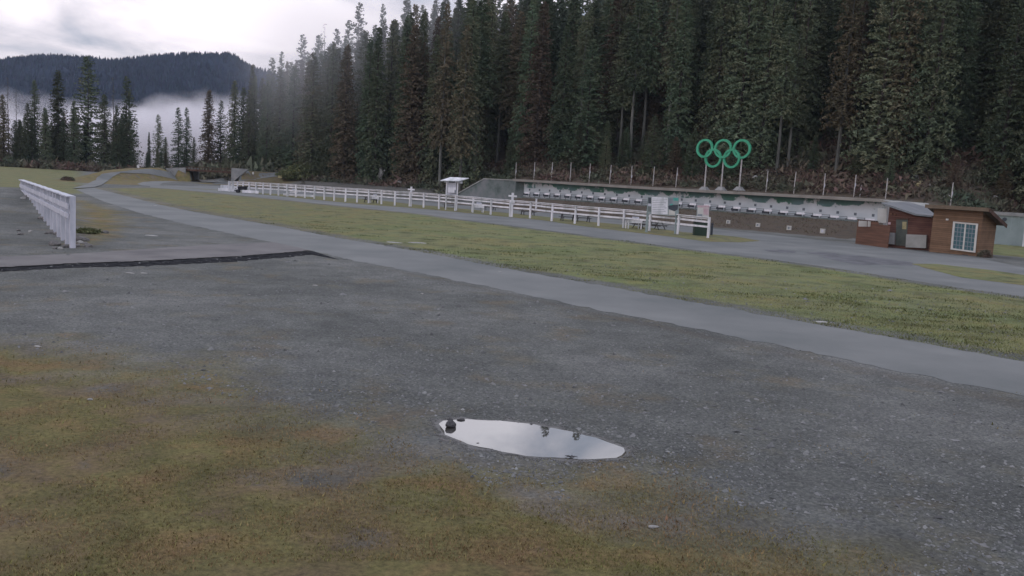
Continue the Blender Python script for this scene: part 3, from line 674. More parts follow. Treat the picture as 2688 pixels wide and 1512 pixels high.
for i in range(n):
    a, b = SL - 1.3 + (SR - SL + 1.8) * i / n, SL - 1.3 + (SR - SL + 1.8) * (i + 1) / n
    mb.hexa([loc(a, TOPZ(a) - .34, 1.42), loc(b, TOPZ(b) - .34, 1.42), loc(b, TOPZ(b) - .34, 1.3), loc(a, TOPZ(a) - .34, 1.3), loc(a, TOPZ(a) + .05, 1.42), loc(b, TOPZ(b) + .05, 1.42), loc(b, TOPZ(b) + .05, 1.3), loc(a, TOPZ(a) + .05, 1.3)])
mb.build('fascia', 'fascia', root)
mb = MB()
for k in range(13):
    a = SL + (SR - SL) * (k + .5) / 13
    mb.hexa([loc(a - .08, TOPZ(a) - .3, 1.28), loc(a + .08, TOPZ(a) - .3, 1.28), loc(a + .08, TOPZ(a) - .3, .0), loc(a - .08, TOPZ(a) - .3, .0), loc(a - .08, TOPZ(a) - .101, 1.28), loc(a + .08, TOPZ(a) - .101, 1.28), loc(a + .08, TOPZ(a) - .101, .0), loc(a - .08, TOPZ(a) - .101, .0)])
mb.build('roof_beam', 'concrete', root)
# wing wall at its left end
root = empty('retaining_wall', wp(SW, 0), 'sloping grey-green concrete wing wall at left end of the range wall', 'wall')
def wpx(px, py, f=0.0):
    d = ray(px, py); t = (WD - f) / (d[0] * WN[0] + d[1] * WN[1]); return np.array([d[0] * t, d[1] * t, CAMH + d[2] * t])
P = [wpx(1196, 512), wpx(1270.8, 470), wpx(1332, 470.5), wp(SL + .2, TOPZ(SL) - .2)]
bot = [np.array([p[0], p[1], 0.0]) for p in (P[-1], P[0])]
nv = np.array([WN[0], WN[1], 0])
mb = MB(); mb.prism([*P, *bot], nv * .5); mb.build('wall_face', 'wing', root, origin=wp(SW, 0))
mb = MB()
for a, b in ((P[0], P[1]), (P[1], P[3])):
    mb.bar(a + nv * .25 + [0, 0, .06], b + nv * .25 + [0, 0, .06], .75, .16)
mb.build('coping', 'concrete_l', root, origin=wp(SW, 0))
root = empty('retaining_wall', wp(SL, 0, 2), 'short dark concrete cheek wall under the left end of the range roof', 'wall')
mb = MB(); q0 = wpx(1334, 474, 1.0); q1 = wpx(1357, 476, 0)
mb.prism([wp(SL - .9, .3, 1.1), wp(SL + .1, .3, .02), wp(SL + .1, TOPZ(SL) - .36, .02), wp(SL - .9, TOPZ(SL) - .36, 1.1)], nv * .3)
mb.build('wall_face', 'wing', root, origin=wp(SL, 0, 2))

# targets
tgx = {0: 1409, 1: 1436, 2: 1463.7, 3: 1491, 4: 1520, 5: 1550, 6: 1580.7, 7: 1612.8, 8: 1644.8, 9: 1678, 10: 1712, 11: 1747, 12: 1783, 13: 1819.4, 14: 1856.6, 15: 1894.9, 16: 1935.3, 17: 1977.7, 18: 2018.5, 19: 2061, 20: 2104.7, 21: 2149, 22: 2195, 23: 2241, 24: 2286.8}
tyk = [-1, 2, 4, 6, 8, 13, 15, 17, 19, 21, 23, 24]; tyv = [506, 510.3, 513.8, 518.7, 522.9, 536, 541.9, 548.7, 556, 564.2, 573.3, 576.8]
fit = np.polyfit(list(tgx), [wpx(x, 540, 1.0) @ np.array([WU[0], WU[1], 0]) for x in tgx.values()], 3)
tg0 = None
ords = ['first', 'second', 'third', 'fourth', 'fifth', 'sixth', 'seventh', 'eighth', 'ninth', 'tenth', 'eleventh', 'twelfth', 'thirteenth', 'fourteenth', 'fifteenth', 'sixteenth', 'seventeenth', 'eighteenth', 'nineteenth', 'twentieth', 'twenty-first', 'twenty-second', 'twenty-third', 'twenty-fourth', 'twenty-fifth', 'twenty-sixth']
def dup(r, loc_, rz, label):
    cpy = r.copy(); COL.objects.link(cpy); cpy.location = loc_; cpy.rotation_euler = (0, 0, rz); cpy['label'] = label
    for ch in list(r.children):
        q = ch.copy(); COL.objects.link(q); q.parent = cpy
        for g in ch.children:
            h = g.copy(); COL.objects.link(h); h.parent = q
    return cpy
for i in range(-1, 25):
    x = tgx.get(i, 1382.5); y = np.interp(i, tyk, tyv)
    s_i = float(np.polyval(fit, i)); p = wp(s_i, 0, 1.0); z = at(x, y, p[1])[2]
    lab = '%s biathlon target from the left end of the range wall, white plate over dark box' % ords[i + 1]
    if tg0 is None:
        tg0 = empty('shooting_target', (p[0], p[1], z), lab, 'target', 'targets in a row along the range wall', WRZ)
        mb = MB(); mb.box((-.32, -.12, -.26), (.95, .3, .40), bev=.02); mb.build('target_box', 'tgt', tg0)
        for k in range(5):
            mb = MB(); mb.tube([(-.66 + k * .17, -.272, -.26), (-.66 + k * .17, -.285, -.26)], .06, 10); mb.build('disc', 'dark', tg0)
        mb = MB(); mb.box((.12, -.34, 0), (1.12, .04, .27), bev=.01); mb.build('front_plate', 'white', tg0)
        mb = MB(); mb.box((.28, .1, .55), (.34, .04, .36)); mb.build('number_plate', 'num', tg0)
        mb = MB(); mb.box((.21, .076, .55), (.09, .01, .26)); mb.box((.36, .076, .55), (.09, .01, .26)); mb.build('number_mark', 'tgt', tg0)
        for k in (-1, 1):
            mb = MB(); mb.box((k * .5 - .1, 0, -.75), (.07, .07, 1.3)); mb.build('leg', 'rail', tg0)
    else: dup(tg0, (p[0], p[1], z), WRZ, lab)
# rack of rails between the targets
rk0 = None
for i in range(-1, 24):
    s_i = float(np.polyval(fit, i)); s2 = float(np.polyval(fit, i + 1)); sm = (s_i + s2) / 2 - .15; p = wp(sm, 0, .9)
    z = at(tgx.get(i, 1382) / 2 + tgx.get(i + 1, 1409) / 2, np.interp(i + .5, tyk, tyv), p[1])[2]
    lab = 'grey slatted rack right of the %s target from the left end' % ords[i + 1]
    if rk0 is None:
        rk0 = empty('target_rack', (p[0], p[1], z), lab, 'rack', 'grey racks between the targets', WRZ)
        for dz in (.12, -.12, -.36):
            mb = MB(); mb.box((0, 0, dz), (1.1, .05, .07)); mb.build('rail', 'rail', rk0)
        for k in (-1, 1):
            mb = MB(); mb.box((k * .55, 0, -.45), (.06, .06, 1.3)); mb.build('upright', 'rail', rk0)
    else: dup(rk0, (p[0], p[1], z), WRZ, lab)
# low sill wall under the targets
root = empty('sill_wall', wp(SL, 0, 3), 'long low grey sill along the top of the berm under the targets', 'wall', rz=WRZ)
mb = MB(); mb.box(((SR - SL) / 2, 0, 1.42), (SR - SL - 1, .25, .5)); mb.build('sill', 'wing', root)

# lane boxes on the berm
for i, (x, y) in enumerate(cs('R5', (780, 1168), (1155, 1210), (1550, 1250), (1975, 1292))):
    p = gt(x, y + 5)
    r = empty('lane_box', p, ['leftmost small pale box on the brown berm', 'second small pale box from the left on the brown berm', 'third small pale box from the left on the brown berm', 'rightmost and palest box on the brown berm'][i], 'box', 'pale boxes set on the berm', WRZ)
    w = .42 + .03 * i
    mb = MB(); mb.box((0, 0, w / 2), (w, .3, w), bev=.02); mb.build('box_body', 'cream', r)
    mb = MB(); mb.box((.02, -.155, w / 2), (w * .5, .01, w * .55)); mb.build('box_panel', 'white2' if i == 3 else 'num', r)

# rings on three posts
cx, cy = c('R5', 708, 241)
pr = wpx(cx, cy, -1.0)
def rg(x, y): # picture point on the rings' plane
    return wpx(*c('R5', x, y), -1.0)
root = empty('rings_emblem', wpx(*c('R5', 700, 735), -1.0), 'five interlocking green rings on three pale posts above the range wall', 'monument', rz=WRZ)
def lp(p):
    d = p - np.array(root.location); return np.array([d[0] * WU[0] + d[1] * WU[1], d[0] * WN[0] + d[1] * WN[1], d[2]])
Rr_ = 1.36
c0 = lp(rg(715, 243)); dx = 2 * Rr_ * 1.08
cen = [(c0[0] - dx, 0, c0[2] + .0), (c0[0], 0.02, c0[2]), (c0[0] + dx, 0, c0[2] + .0), (c0[0] - dx / 2, .03, c0[2] - Rr_ * 1.0), (c0[0] + dx / 2, .03, c0[2] - Rr_ * 1.0)]
for k, (a, b, z) in enumerate(cen):
    mb = MB(); vs = []; fs = []; n = 56
    for j in range(n):
        t = 2 * math.pi * j / n; wob = .06 * math.sin(t * 1 + k)            # the rings weave a little in depth
        for rr, yy in ((Rr_, -.14), (Rr_ - .31, -.14), (Rr_ - .31, .14), (Rr_, .14)):
            vs.append((a + rr * math.cos(t), b + yy + wob, z + rr * math.sin(t)))
    for j in range(n):
        for q in range(4):
            fs.append((j * 4 + q, ((j + 1) % n) * 4 + q, ((j + 1) % n) * 4 + (q + 1) % 4, j * 4 + (q + 1) % 4))
    mb.add(vs, fs); mb.build('ring', 'rings', root)
for x, yt in ((498, 430), (712, 380), (942, 400)):
    a = lp(rg(x, yt)); b = lp(rg(x - (yt and 20), 728)); gx = (a[0] + b[0]) / 2
    mb = MB(); mb.tube([(gx, .1, b[2] - .6), (gx, .1, a[2] + .25)], .11, 10)
    mb.build('post', 'post', root)
    mb = MB(); mb.add([(gx + sx * (.7 if zt == 0 else .28), .1 + sy * (.6 if zt == 0 else .28), b[2] + (-.5 if zt == 0 else .04)) for zt in (0, 1) for sx, sy in ((-1, -1), (1, -1), (1, 1), (-1, 1))], [(4, 5, 6, 7), (0, 1, 5, 4), (1, 2, 6, 5), (2, 3, 7, 6), (3, 0, 4, 7)])
    mb.build('footing', 'concrete', root)

# thin posts standing behind the roof edge, each with a pale ribbon
wps = [c('R3', 1630, 420), c('R3', 1940, 440), c('R3', 2235, 465), c('R3', 2550, 495), c('R4', 550, 155), c('R4', 860, 175), c('R4', 1178, 190), c('R4', 1510, 200), c('R4', 1855, 215),
       c('R5', 118, 720), c('R5', 1258, 780), c('R5', 1610, 800), c('R5', 1982, 840), c('R5', 2368, 870), c('R6', 510, 385), c('R6', 828, 435), c('R6', 1650, 468)]
wpt = [c('R3', 1635, 165), c('R3', 1940, 160), c('R3', 2238, 165), c('R3', 2560, 170), None, None, None, None, None, c('R5', 120, 440), c('R5', 1268, 520), c('R5', 1622, 535), c('R5', 1995, 555), c('R5', 2385, 575), c('R6', 515, 225), c('R6', 842, 130), c('R6', 1658, 185)]
seen = []
k = 0
for i, (b, t) in enumerate(zip(wps, wpt)):
    if any(abs(b[0] - q) < 6 for q in seen): continue
    seen.append(b[0])
    p = wpx(b[0], b[1], -3.9); p[2] = 4.45 if b[0] < 2330 else float(T(p[0], p[1]))
    top = wpx(*(t or (b[0] + 2, b[1] - 48)), -3.9)[2]
    k += 1
    r = empty('ribbon_post', p, '%s thin pale post from the left along the back edge of the range roof' % ords[k - 1], 'post', 'thin posts behind the range roof')
    mb = MB(); h = top - p[2]; mb.tube([(0, 0, -.4), (.02, 0, h * .5), (.03 * (i % 3), 0, h)], [.075, .07, .06], 7); mb.build('post_shaft', 'post', r)
    if i % 4 != 3:
        mb = MB(); zz = h * (.55 + .1 * (i % 3)); mb.add([(0.03, -.07, zz), (.10, -.09, zz - .02), (.14, -.05, zz - .35), (.05, -.1, zz - .6), (.0, -.06, zz - .32), (.03, .0, zz), (.10, -.03, zz - .02), (.14, 0.0, zz - .35), (.05, -.04, zz - .6), (.0, 0, zz - .32)], [(0, 1, 2, 3, 4), (9, 8, 7, 6, 5), (0, 5, 6, 1), (1, 6, 7, 2), (2, 7, 8, 3), (3, 8, 9, 4), (4, 9, 5, 0)])
        mb.build('ribbon', 'white2', r)

# ------------------------------------------------------------ range house and hut at right
def ph(px, py, Y): return at(px, py, Y)
# wooden screen with boards leaning over it
a = gp(*c('R6', 455, 955)); b = gp(*c('R6', 745, 1000)); b2 = gp(*c('R6', 860, 1012))
rt = empty('wood_screen', a, 'low reddish-brown board screen between the berm and the range house', 'screen')
tz = at(2245, 577, a[1])[2]
mb = MB(); d = (b2 - a); L = np.linalg.norm(d); u = d / L; nrm = np.array([-u[1], u[0], 0]); nrm *= np.sign(nrm[1])
for k in range(28):
    p0 = a + u * L * k / 28; p1 = a + u * L * (k + .94) / 28; h = tz - .02 * (k % 2) - (.22 if k > 17 else 0)
    mb.prism([p0 - [0, 0, .1], p1 - [0, 0, .1], (p1[0], p1[1], h), (p0[0], p0[1], h)], nrm * (.05 + .012 * (k % 2)))
mb.build('board_panel', 'wood', rt, origin=a)
mb = MB(); mb.bar(a + [0, 0, tz + .04], a + d * .62 + [0, 0, tz + .04], .14, .08); mb.build('top_rail', 'wood_d', rt, origin=a)
def board(name, quad, k, Y, m, label, th=.05):
    P = [ph(*c(k, *q), Y) for q in quad]; o = np.array([P[0][0], Y, P[-1][2]])
    mb = MB(); mb.prism(P, (0, th, 0)); ob = mb.build(name, m, None, origin=o); return ob
tag(board('notice_board', [(500, 668), (605, 672), (602, 742), (497, 740)], 'R6', 77.0, 'cream', ''), 'left of two small pale boards fixed on the wood screen', 'board', 'small pale boards on the wood screen')
tag(board('notice_board', [(616, 672), (708, 678), (703, 745), (612, 742)], 'R6', 76.5, 'cream', ''), 'right of two small pale boards fixed on the wood screen', 'board', 'small pale boards on the wood screen')
tag(board('notice_board', [(740, 510), (852, 515), (845, 695), (735, 690)], 'R6', 75.6, 'cream', ''), 'tall cream board on the left corner of the range house', 'board')
# range house
Y0 = 76.0
A_ = gp(*c('R6', 715, 985)); B_ = gp(*c('R6', 1440, 1030)); B_[1] = min(B_[1], 73.5)
A_ = np.array([at(2300, 648, 76)[0], 76, 0]); Bx = at(2462, 650, 72.6)[0]; B_ = np.array([Bx, 72.6, 0])
ux = (B_ - A_) / np.linalg.norm(B_ - A_); nb = np.array([-ux[1], ux[0], 0])
root = empty('range_house', A_, 'dark red-brown wooden range house with sloping grey roof beside the hut', 'building')
def hh(px, py):  # on the house front plane
    d = ray(px, py); o = np.array([0, 0, CAMH]); nn_ = nb; t = ((A_ - o) @ nn_) / (d @ nn_); return o + d * t
roofz = [hh(*c('R6', 800, 455)), hh(*c('R6', 1240, 600)), hh(*c('R6', 1440, 622))]
wl = [hh(*c('R6', 830, 985)), *[r - np.array([0, 0, .08]) for r in roofz[1:]]]
f0 = np.array([wl[0][0], wl[0][1], -.1]); f2 = np.array([wl[2][0], wl[2][1], -.1])
mb = MB()
mb.prism([f0, f2, wl[2], wl[1], np.array([f0[0], f0[1], roofz[0][2] - .12])], nb * 5.0); mb.build('wall', 'lapred', root, origin=A_)
# lower left extension to the range wall
mb = MB()
R_a, R_b, R_c = roofz
bk = nb * 9 + np.array([0, 0, .25]); ov = -nb * .35
up = np.array([0, 0, .12])
mb.hexa([R_a + ov, R_b + ov, R_b + bk, R_a + bk * .8, R_a + ov + up, R_b + ov + up, R_b + bk + up, R_a + bk * .8 + up])
mb.build('roof', 'roof', root, origin=A_)
mb = MB(); mb.hexa([R_b + ov, R_c + ov, R_c + bk, R_b + bk, R_b + ov + up, R_c + ov + up, R_c + bk + up * 1.2, R_b + bk + up * 1.2]); mb.build('roof', 'roof', root, origin=A_)
mb = MB(); mb.bar(R_a + ov * 1.15 + up * .3, R_b + ov * 1.15 + up * .3, .05, .14); mb.bar(R_b + ov * 1.15 + up * .3, R_c + ov * 1.15 + up * .3, .05, .10); mb.build('roof_edge', 'rail', root, origin=A_)
def onhouse(quad, m, name, par, th=.05, k='R6', front=.0):
    P = [hh(*c(k, *q)) - nb * front for q in quad]; mb = MB(); mb.prism(P, -nb * th); return mb.build(name, m, par, origin=A_)
dr = onhouse([(972, 650), (1118, 655), (1098, 985), (962, 975)], 'doorm', 'door', root, .03)
onhouse([(1050, 680), (1102, 683), (1098, 775), (1046, 772)], 'yellow', 'door_notice', root, .02, front=.032)
onhouse([(966, 628), (1130, 634), (1129, 652), (966, 646)], 'wood_d', 'door_lintel', root, .10)
onhouse([(893, 572), (925, 573), (924, 598), (892, 597)], 'wood', 'wall_lamp', root, .12)
onhouse([(945, 577), (968, 578), (967, 600), (944, 599)], 'wood', 'wall_lamp', root, .12)
onhouse([(870, 685), (900, 686), (899, 716), (869, 715)], 'pinkish', 'wall_notice', root, .03)
r2 = onhouse([(853, 815), (963, 820), (955, 965), (850, 955)], 'concrete', 'plinth', root, .25)
r2 = onhouse([(1108, 838), (1365, 848), (1355, 1012), (1100, 1000)], 'concrete_l', 'plinth', root, .30)
# pale roof beyond it
Yb = 88.0
P = [at(*c('R6', 800, 418), 96), at(*c('R6', 1370, 462), 90), at(*c('R6', 1450, 560), 83), at(*c('R6', 1120, 500), 86)]
r = empty('shed', (P[0][0], 88, 0), 'low pale-roofed shed between the range house and the wall, mostly hidden', 'building')
og = np.array(r.location)
mb = MB(); mb.prism([P[0], P[3], P[2], P[1]], (0, 0, .12)); mb.build('roof', 'concrete_l', r, origin=og)
mb = MB(); q = [p * np.array([1, 1, 0]) + (np.mean(P, 0) * np.array([1, 1, 0]) - p * np.array([1, 1, 0])) * .1 for p in (P[0], P[3], P[2], P[1])]
mb.add([*(q_ for q_ in q), *[np.array([q_[0], q_[1], p[2] - .03]) for q_, p in zip(q, (P[0], P[3], P[2], P[1]))]], [(0, 1, 5, 4), (1, 2, 6, 5), (2, 3, 7, 6), (3, 0, 4, 7)]); mb.build('wall', 'concrete', r, origin=og)

# hut
HA = gp(*c('R8', 425, 1165)); HB = gp(*c('R8', 1345, 1300)); dH = HB - HA
dH = dH / np.linalg.norm(dH); dH = np.array([.66, -.751, 0]); 
HBx = HA + dH * 4.6
# find length so that the corner falls at x = 2565 in the picture
def proj(P):
    v = np.array(P) - np.array([0, 0, CAMH]); w = v @ Fv; return 1344 + FPX * (v @ Rv) / w, 756 - FPX * (v @ Uv) / w
for L in np.arange(2, 9, .02):
    if proj(HA + dH * L)[0] > 2566: break
HBp = HA + dH * L; nH = np.array([.751, .66, 0])
root = empty('hut', HA, 'brown lap-sided hut with white-framed grid window at the right', 'hut')
def hq(px, py, f=0.0):
    d = ray(px, py); o = np.array([0, 0, CAMH]); t = ((HA - o) @ nH - f) / (d @ nH); return o + d * t
tl = hq(*c('R8', 480, 330)); tr = hq(*c('R8', 1440, 420)); depth = 3.2
zt = (tl[2] + tr[2]) / 2; drop = .95
c1, c2 = HA - [0, 0, .1], HBp - [0, 0, .1]; 
wv = [c1, c2, c2 + nH * depth, c1 + nH * depth]
mb = MB(); mb.hexa(wv + [np.array([c1[0], c1[1], zt]), np.array([c2[0], c2[1], zt]), np.array([wv[2][0], wv[2][1], zt - drop]), np.array([wv[3][0], wv[3][1], zt - drop])])
mb.build('wall', 'lap', root, origin=HA)
e1, e2 = HA - dH * .55 - nH * .5, HBp + dH * .6 - nH * .5; e3, e4 = HBp + dH * .6 + nH * (depth + .5), HA - dH * .55 + nH * (depth + .5)
sl_ = drop / depth
def zc(z): return np.array([0, 0, z])
lo = [e1 + zc(zt + .5 * sl_ + .02), e2 + zc(zt + .5 * sl_ + .02), e3 + zc(zt - drop - .5 * sl_ + .02), e4 + zc(zt - drop - .5 * sl_ + .02)]
mb = MB(); mb.hexa(lo + [p + zc(.1) for p in lo]); mb.build('roof', 'brown_roof', root, origin=HA)
mb = MB(); mb.bar(lo[0] + zc(.02) - nH * .03, lo[1] + zc(.02) - nH * .03, .06, .30); mb.build('fascia', 'brown_roof', root, origin=HA)
mb = MB(); mb.bar(lo[1] + zc(-.02) + dH * .03, lo[2] + zc(-.02) + dH * .03, .06, .3); mb.build('fascia', 'wood_d', root, origin=HA)
def onhut(quad, m, name, par, th=.05, f=0.0):
    P = [hq(*c('R8', *q), f) for q in quad]; mb = MB(); mb.prism(P, -nH * th); return mb.build(name, m, par, origin=HA)
wq = [np.array(q, float) for q in ((898, 600), (1352, 642), (1300, 1172), (848, 1112))]
def wi(u, v): return (wq[0] * (1 - u) + wq[1] * u) * (1 - v) + (wq[3] * (1 - u) + wq[2] * u) * v
win = onhut([wi(0, 0), wi(1, 0), wi(1, 1), wi(0, 1)], 'glass', 'window', root, .02, .002)
fr = MB()
def strip(mb, u0, v0, u1, v1, f, th):
    P = [hq(*c('R8', *wi(*q)), f) for q in ((u0, v0), (u1, v0), (u1, v1), (u0, v1))]; mb.prism(P, -nH * th)
strip(fr, -.02, -.02, 1.02, .035, .024, .06); strip(fr, -.02, .965, 1.02, 1.02, .024, .06); strip(fr, -.02, .035, .065, .965, .024, .06); strip(fr, .935, .035, 1.02, .965, .024, .06)
strip(fr, .47, .035, .53, .965, .024, .05)
fo = fr.build('frame', 'cream', win, origin=HA)
gr = MB()
for v in (.19, .35, .51, .67, .83): 
    strip(gr, .065, v - .012, .47, v + .012, .024, .02); strip(gr, .53, v - .012, .935, v + .012, .024, .02)
for u in (.19, .33, .66, .80): strip(gr, u - .012, .035, u + .012, .965, .0245, .024)
gr.build('glazing_bars', 'num', win, origin=HA)
onhut([(755, 535), (800, 538), (798, 570), (753, 567)], 'cream', 'wall_lamp', root, .1)
onhut([(1060, 1215), (1165, 1222), (1162, 1245), (1058, 1238)], 'dark', 'vent', root, .05)
mb = MB(); mb.box(HA + dH * (-.28) + nH * .3 + zc(.95), (.35, .35, 1.9), dH[:2]); 

# grey low building, far right
a = at(2594, 640, 97); z0 = float(T(a[0], a[1])); b = at(2760, 655, 93)
root = empty('service_building', (a[0], a[1], 0), 'long pale grey flat-roofed block behind the hut at right edge', 'building')
og = np.array([a[0], a[1], 0]); u = np.array([b[0] - a[0], b[1] - a[1], 0]); Lb = np.linalg.norm(u); u /= Lb; nn2 = np.array([-u[1], u[0], 0]); a0 = np.array([a[0], a[1], 0]) - u * 3
zt2 = at(2640, 566, 96)[2]
mb = MB(); mb.hexa([a0, a0 + u * 16, a0 + u * 16 + nn2 * 6, a0 + nn2 * 6] + [p + zc(zt2) for p in (a0, a0 + u * 16, a0 + u * 16 + nn2 * 6, a0 + nn2 * 6)]); mb.build('wall', 'siding', root, origin=og)
mb = MB(); q = a0 - u * .2 - nn2 * .2; zz = at(2640, 557, 96)[2]
mb.hexa([q + zc(zt2 + .003), q + u * 16.4 + zc(zt2 + .003), q + u * 16.4 + nn2 * 6.4 + zc(zt2 + .003), q + nn2 * 6.4 + zc(zt2 + .003), q + zc(zz), q + u * 16.4 + zc(zz), q + u * 16.4 + nn2 * 6.4 + zc(zz), q + nn2 * 6.4 + zc(zz)]); mb.build('roof', 'concrete', root, origin=og)
pv = at(*c('R8', 1870, 550), 96.3) - nn2 * .1
mb = MB(); mb.tube([pv, pv - nn2 * .25], .22, 12); mb.build('vent', 'tgt', root, origin=og)
for xx in (2652, 2671): 
    pp = at(xx, 600, 95); mb = MB(); mb.box((pp[0], pp[1] - .05, zt2 / 2), (.05, .05, zt2), u[:2]); mb.build('downpipe', 'siding', root, origin=og)
P0 = gt(*c('R8', 1830, 1010))
r = empty('storage_bin', P0, 'white box bin standing against the pale grey block', 'bin')
mb = MB(); mb.box((0, 0, .62), (1.7, .9, 1.24), u[:2], bev=.06); mb.build('bin_body', 'siding' if 0 else 'white2', r)
mb = MB(); mb.box((0, 0, 1.28), (1.78, .98, .08), u[:2], bev=.06); mb.build('lid', 'white', r)
P0 = gt(*c('R8', 2208, 1065))
r = empty('marker_post', P0, 'white upright post on grass by the right edge', 'post')
mb = MB(); mb.box((0, 0, 1.2), (.14, .14, 2.4), bev=.02); mb.build('post_shaft', 'white', r)
mb = MB(); mb.box((0, 0, 2.42), (.2, .2, .05)); mb.build('cap', 'white', r)

# things in front of the range house
p = gp(*c('R6', 805, 975))
r = empty('folded_tarp', p, 'teal tarp heap on the ground in front of the wood screen', 'tarp')
mb = MB(); vs = [(0, 0, .62)]; 
for k_, (rr, z) in enumerate(((.25, .55), (.45, .35), (.62, .02))):
    for j in range(12):
        t = 2 * math.pi * j / 12; q = 1 + .12 * math.sin(j * 2.3 + k_); vs.append((rr * q * math.cos(t) * 1.1, rr * q * math.sin(t) * .7, z + (.04 * math.sin(j * 3.1) if z > .1 else 0)))
fs = [(0, 1 + j, 1 + (j + 1) % 12) for j in range(12)] + [(1 + a_ * 12 + j, 1 + (a_ + 1) * 12 + j, 1 + (a_ + 1) * 12 + (j + 1) % 12, 1 + a_ * 12 + (j + 1) % 12) for a_ in range(2) for j in range(12)]
mb.add(vs, fs); mb.build('tarp_sheet', 'teal', r, True)
mb = MB(); mb.box((.0, 0, .03), (1.7, 1.1, .06)); mb.build('base_mat', 'green_bin', r)
def bin_(px, py, w, h, label, m='dark', Y=None, name='rubbish_bin'):
    p = gp(px, py); r = empty(name, p, label, 'bin')
    mb = MB(); mb.add([(sx * (w * .42 if z == 0 else w * .5), sy * (w * .42 if z == 0 else w * .5), z) for z in (0, h) for sx, sy in ((-1, -1), (1, -1), (1, 1), (-1, 1))], [(3, 2, 1, 0), (4, 5, 6, 7), (0, 1, 5, 4), (1, 2, 6, 5), (2, 3, 7, 6), (3, 0, 4, 7)])
    mb.build('bin_body', m, r); mb = MB(); mb.box((0, 0, h + .04), (w * 1.1, w * 1.1, .08), bev=.04); mb.build('lid', m, r); return r
bin_(*c('R6', 872, 972), .75, 1.15, 'black rubbish bin behind the teal tarp by the plinth')
bin_(*c('R6', 1385, 1020), .45, 1.6, 'narrow dark bin in the gap between range house and hut')
p = gp(*c('R4', 2235, 968)); r = empty('rubbish_bin', p, 'large dark green bin beside the end post of the long fence', 'bin')
mb = MB(); mb.box((0, .4, .6), (1.25, .9, 1.2), (1, 0), bev=.04); mb.build('bin_body', 'green_bin', r); mb = MB(); mb.box((0, .4, 1.235), (1.33, .98, .07), bev=.04); mb.build('lid', 'dark', r)
p = gp(*c('R4', 2388, 960)); r = empty('bollard', p, 'dark bollard just behind the end post of the long fence', 'bollard')
mb = MB(); mb.tube([(0, 0, 0), (0, 0, 1.05)], .11, 10); mb.build('shaft', 'tgt', r); mb = MB(); mb.tube([(0, 0, 1.05), (0, 0, 1.1), (0, 0, 1.16)], [.14, .14, .05], 10); mb.build('cap', 'dark', r)

# picnic tables
def picnic(px, py, rz, label, w=1.8, m='table', src=[None]):
    p = gp(px, py); r = empty('picnic_table', p, label, 'table', 'dark picnic tables behind the long fence', rz)
    mb = MB()
    for k_ in range(5): mb.box((0, -.3 + k_ * .15, .74), (w, .13, .045))
    mb.build('tabletop', m, r)
    for sy in (-1, 1):
        mb = MB(); mb.box((0, sy * .68 - .07, .44), (w, .13, .04)); mb.box((0, sy * .68 + .07, .44), (w, .13, .04)); mb.build('seat', m, r)
    for sx in (-1, 1):
        for sy in (-1, 1):
            mb = MB(); mb.bar((sx * w * .36, sy * .62, 0), (sx * w * .36, sy * .2, .715), .05, .1, (1, 0, 0)); mb.build('leg', m, r)
        mb = MB(); mb.bar((sx * w * .36 + .06, -.75, .40), (sx * w * .36 + .06, .75, .40), .04, .1); mb.build('seat_bearer', m, r)
    return r
picnic(*c('B7', 1945, 425), .6, 'dark picnic table behind the left part of the long fence with a white crate')
picnic(*c('R3', 520, 950), .2, 'dark picnic table under the white-roofed kiosk')
picnic(*c('R3', 1190, 975), .3, 'dark picnic table just right of the white box table')
picnic(*c('R3', 1835, 1062), .3, 'dark picnic table right of the white cross post with thin legs')
picnic(*c('R4', 230, 745), .15, 'left of two dark picnic tables mid fence, left of a fence post')
picnic(*c('R4', 450, 758), .15, 'right of two dark picnic tables mid fence, right of a fence post')
picnic(*c('R4', 1335, 855), .9, 'dark picnic table left of the big information board post')
picnic(*c('R4', 1565, 872), .9, 'dark picnic table under the big information board')
def white_table(px, py, w, label, rz=.3, h=.95):
    p = gp(px, py); r = empty('white_table', p, label, 'table', None, rz)
    mb = MB(); mb.box((0, 0, h), (w, .8, .06), bev=.02); mb.build('tabletop', 'white', r)
    mb = MB(); mb.box((.1, 0, h - .2), (w * .8, .7, .34), bev=.02); mb.build('apron', 'white', r)
    for sx in (-1, 1):
        for sy in (-1, 1):
            mb = MB(); mb.box((sx * w * .4, sy * .3, h / 2 - .02), (.09, .09, h - .04)); mb.build('leg', 'white', r)
    mb = MB(); mb.box((w * .1, 0, h + .13), (w * .35, .4, .2), bev=.02); mb.build('crate', 'white2', r)
white_table(*c('R3', 985, 1012), 1.6, 'white box table between picnic tables behind fence middle')
white_table(*c('R4', 1215, 862), 1.7, 'white table with covered top left of the information board')
white_table(*c('B7', 1000, 350), 1.4, 'small white table behind the far left part of the long fence', h=.9)
white_table(*c('B7', 1985, 428), 1.2, 'white stand at the picnic table behind the left part of the fence')

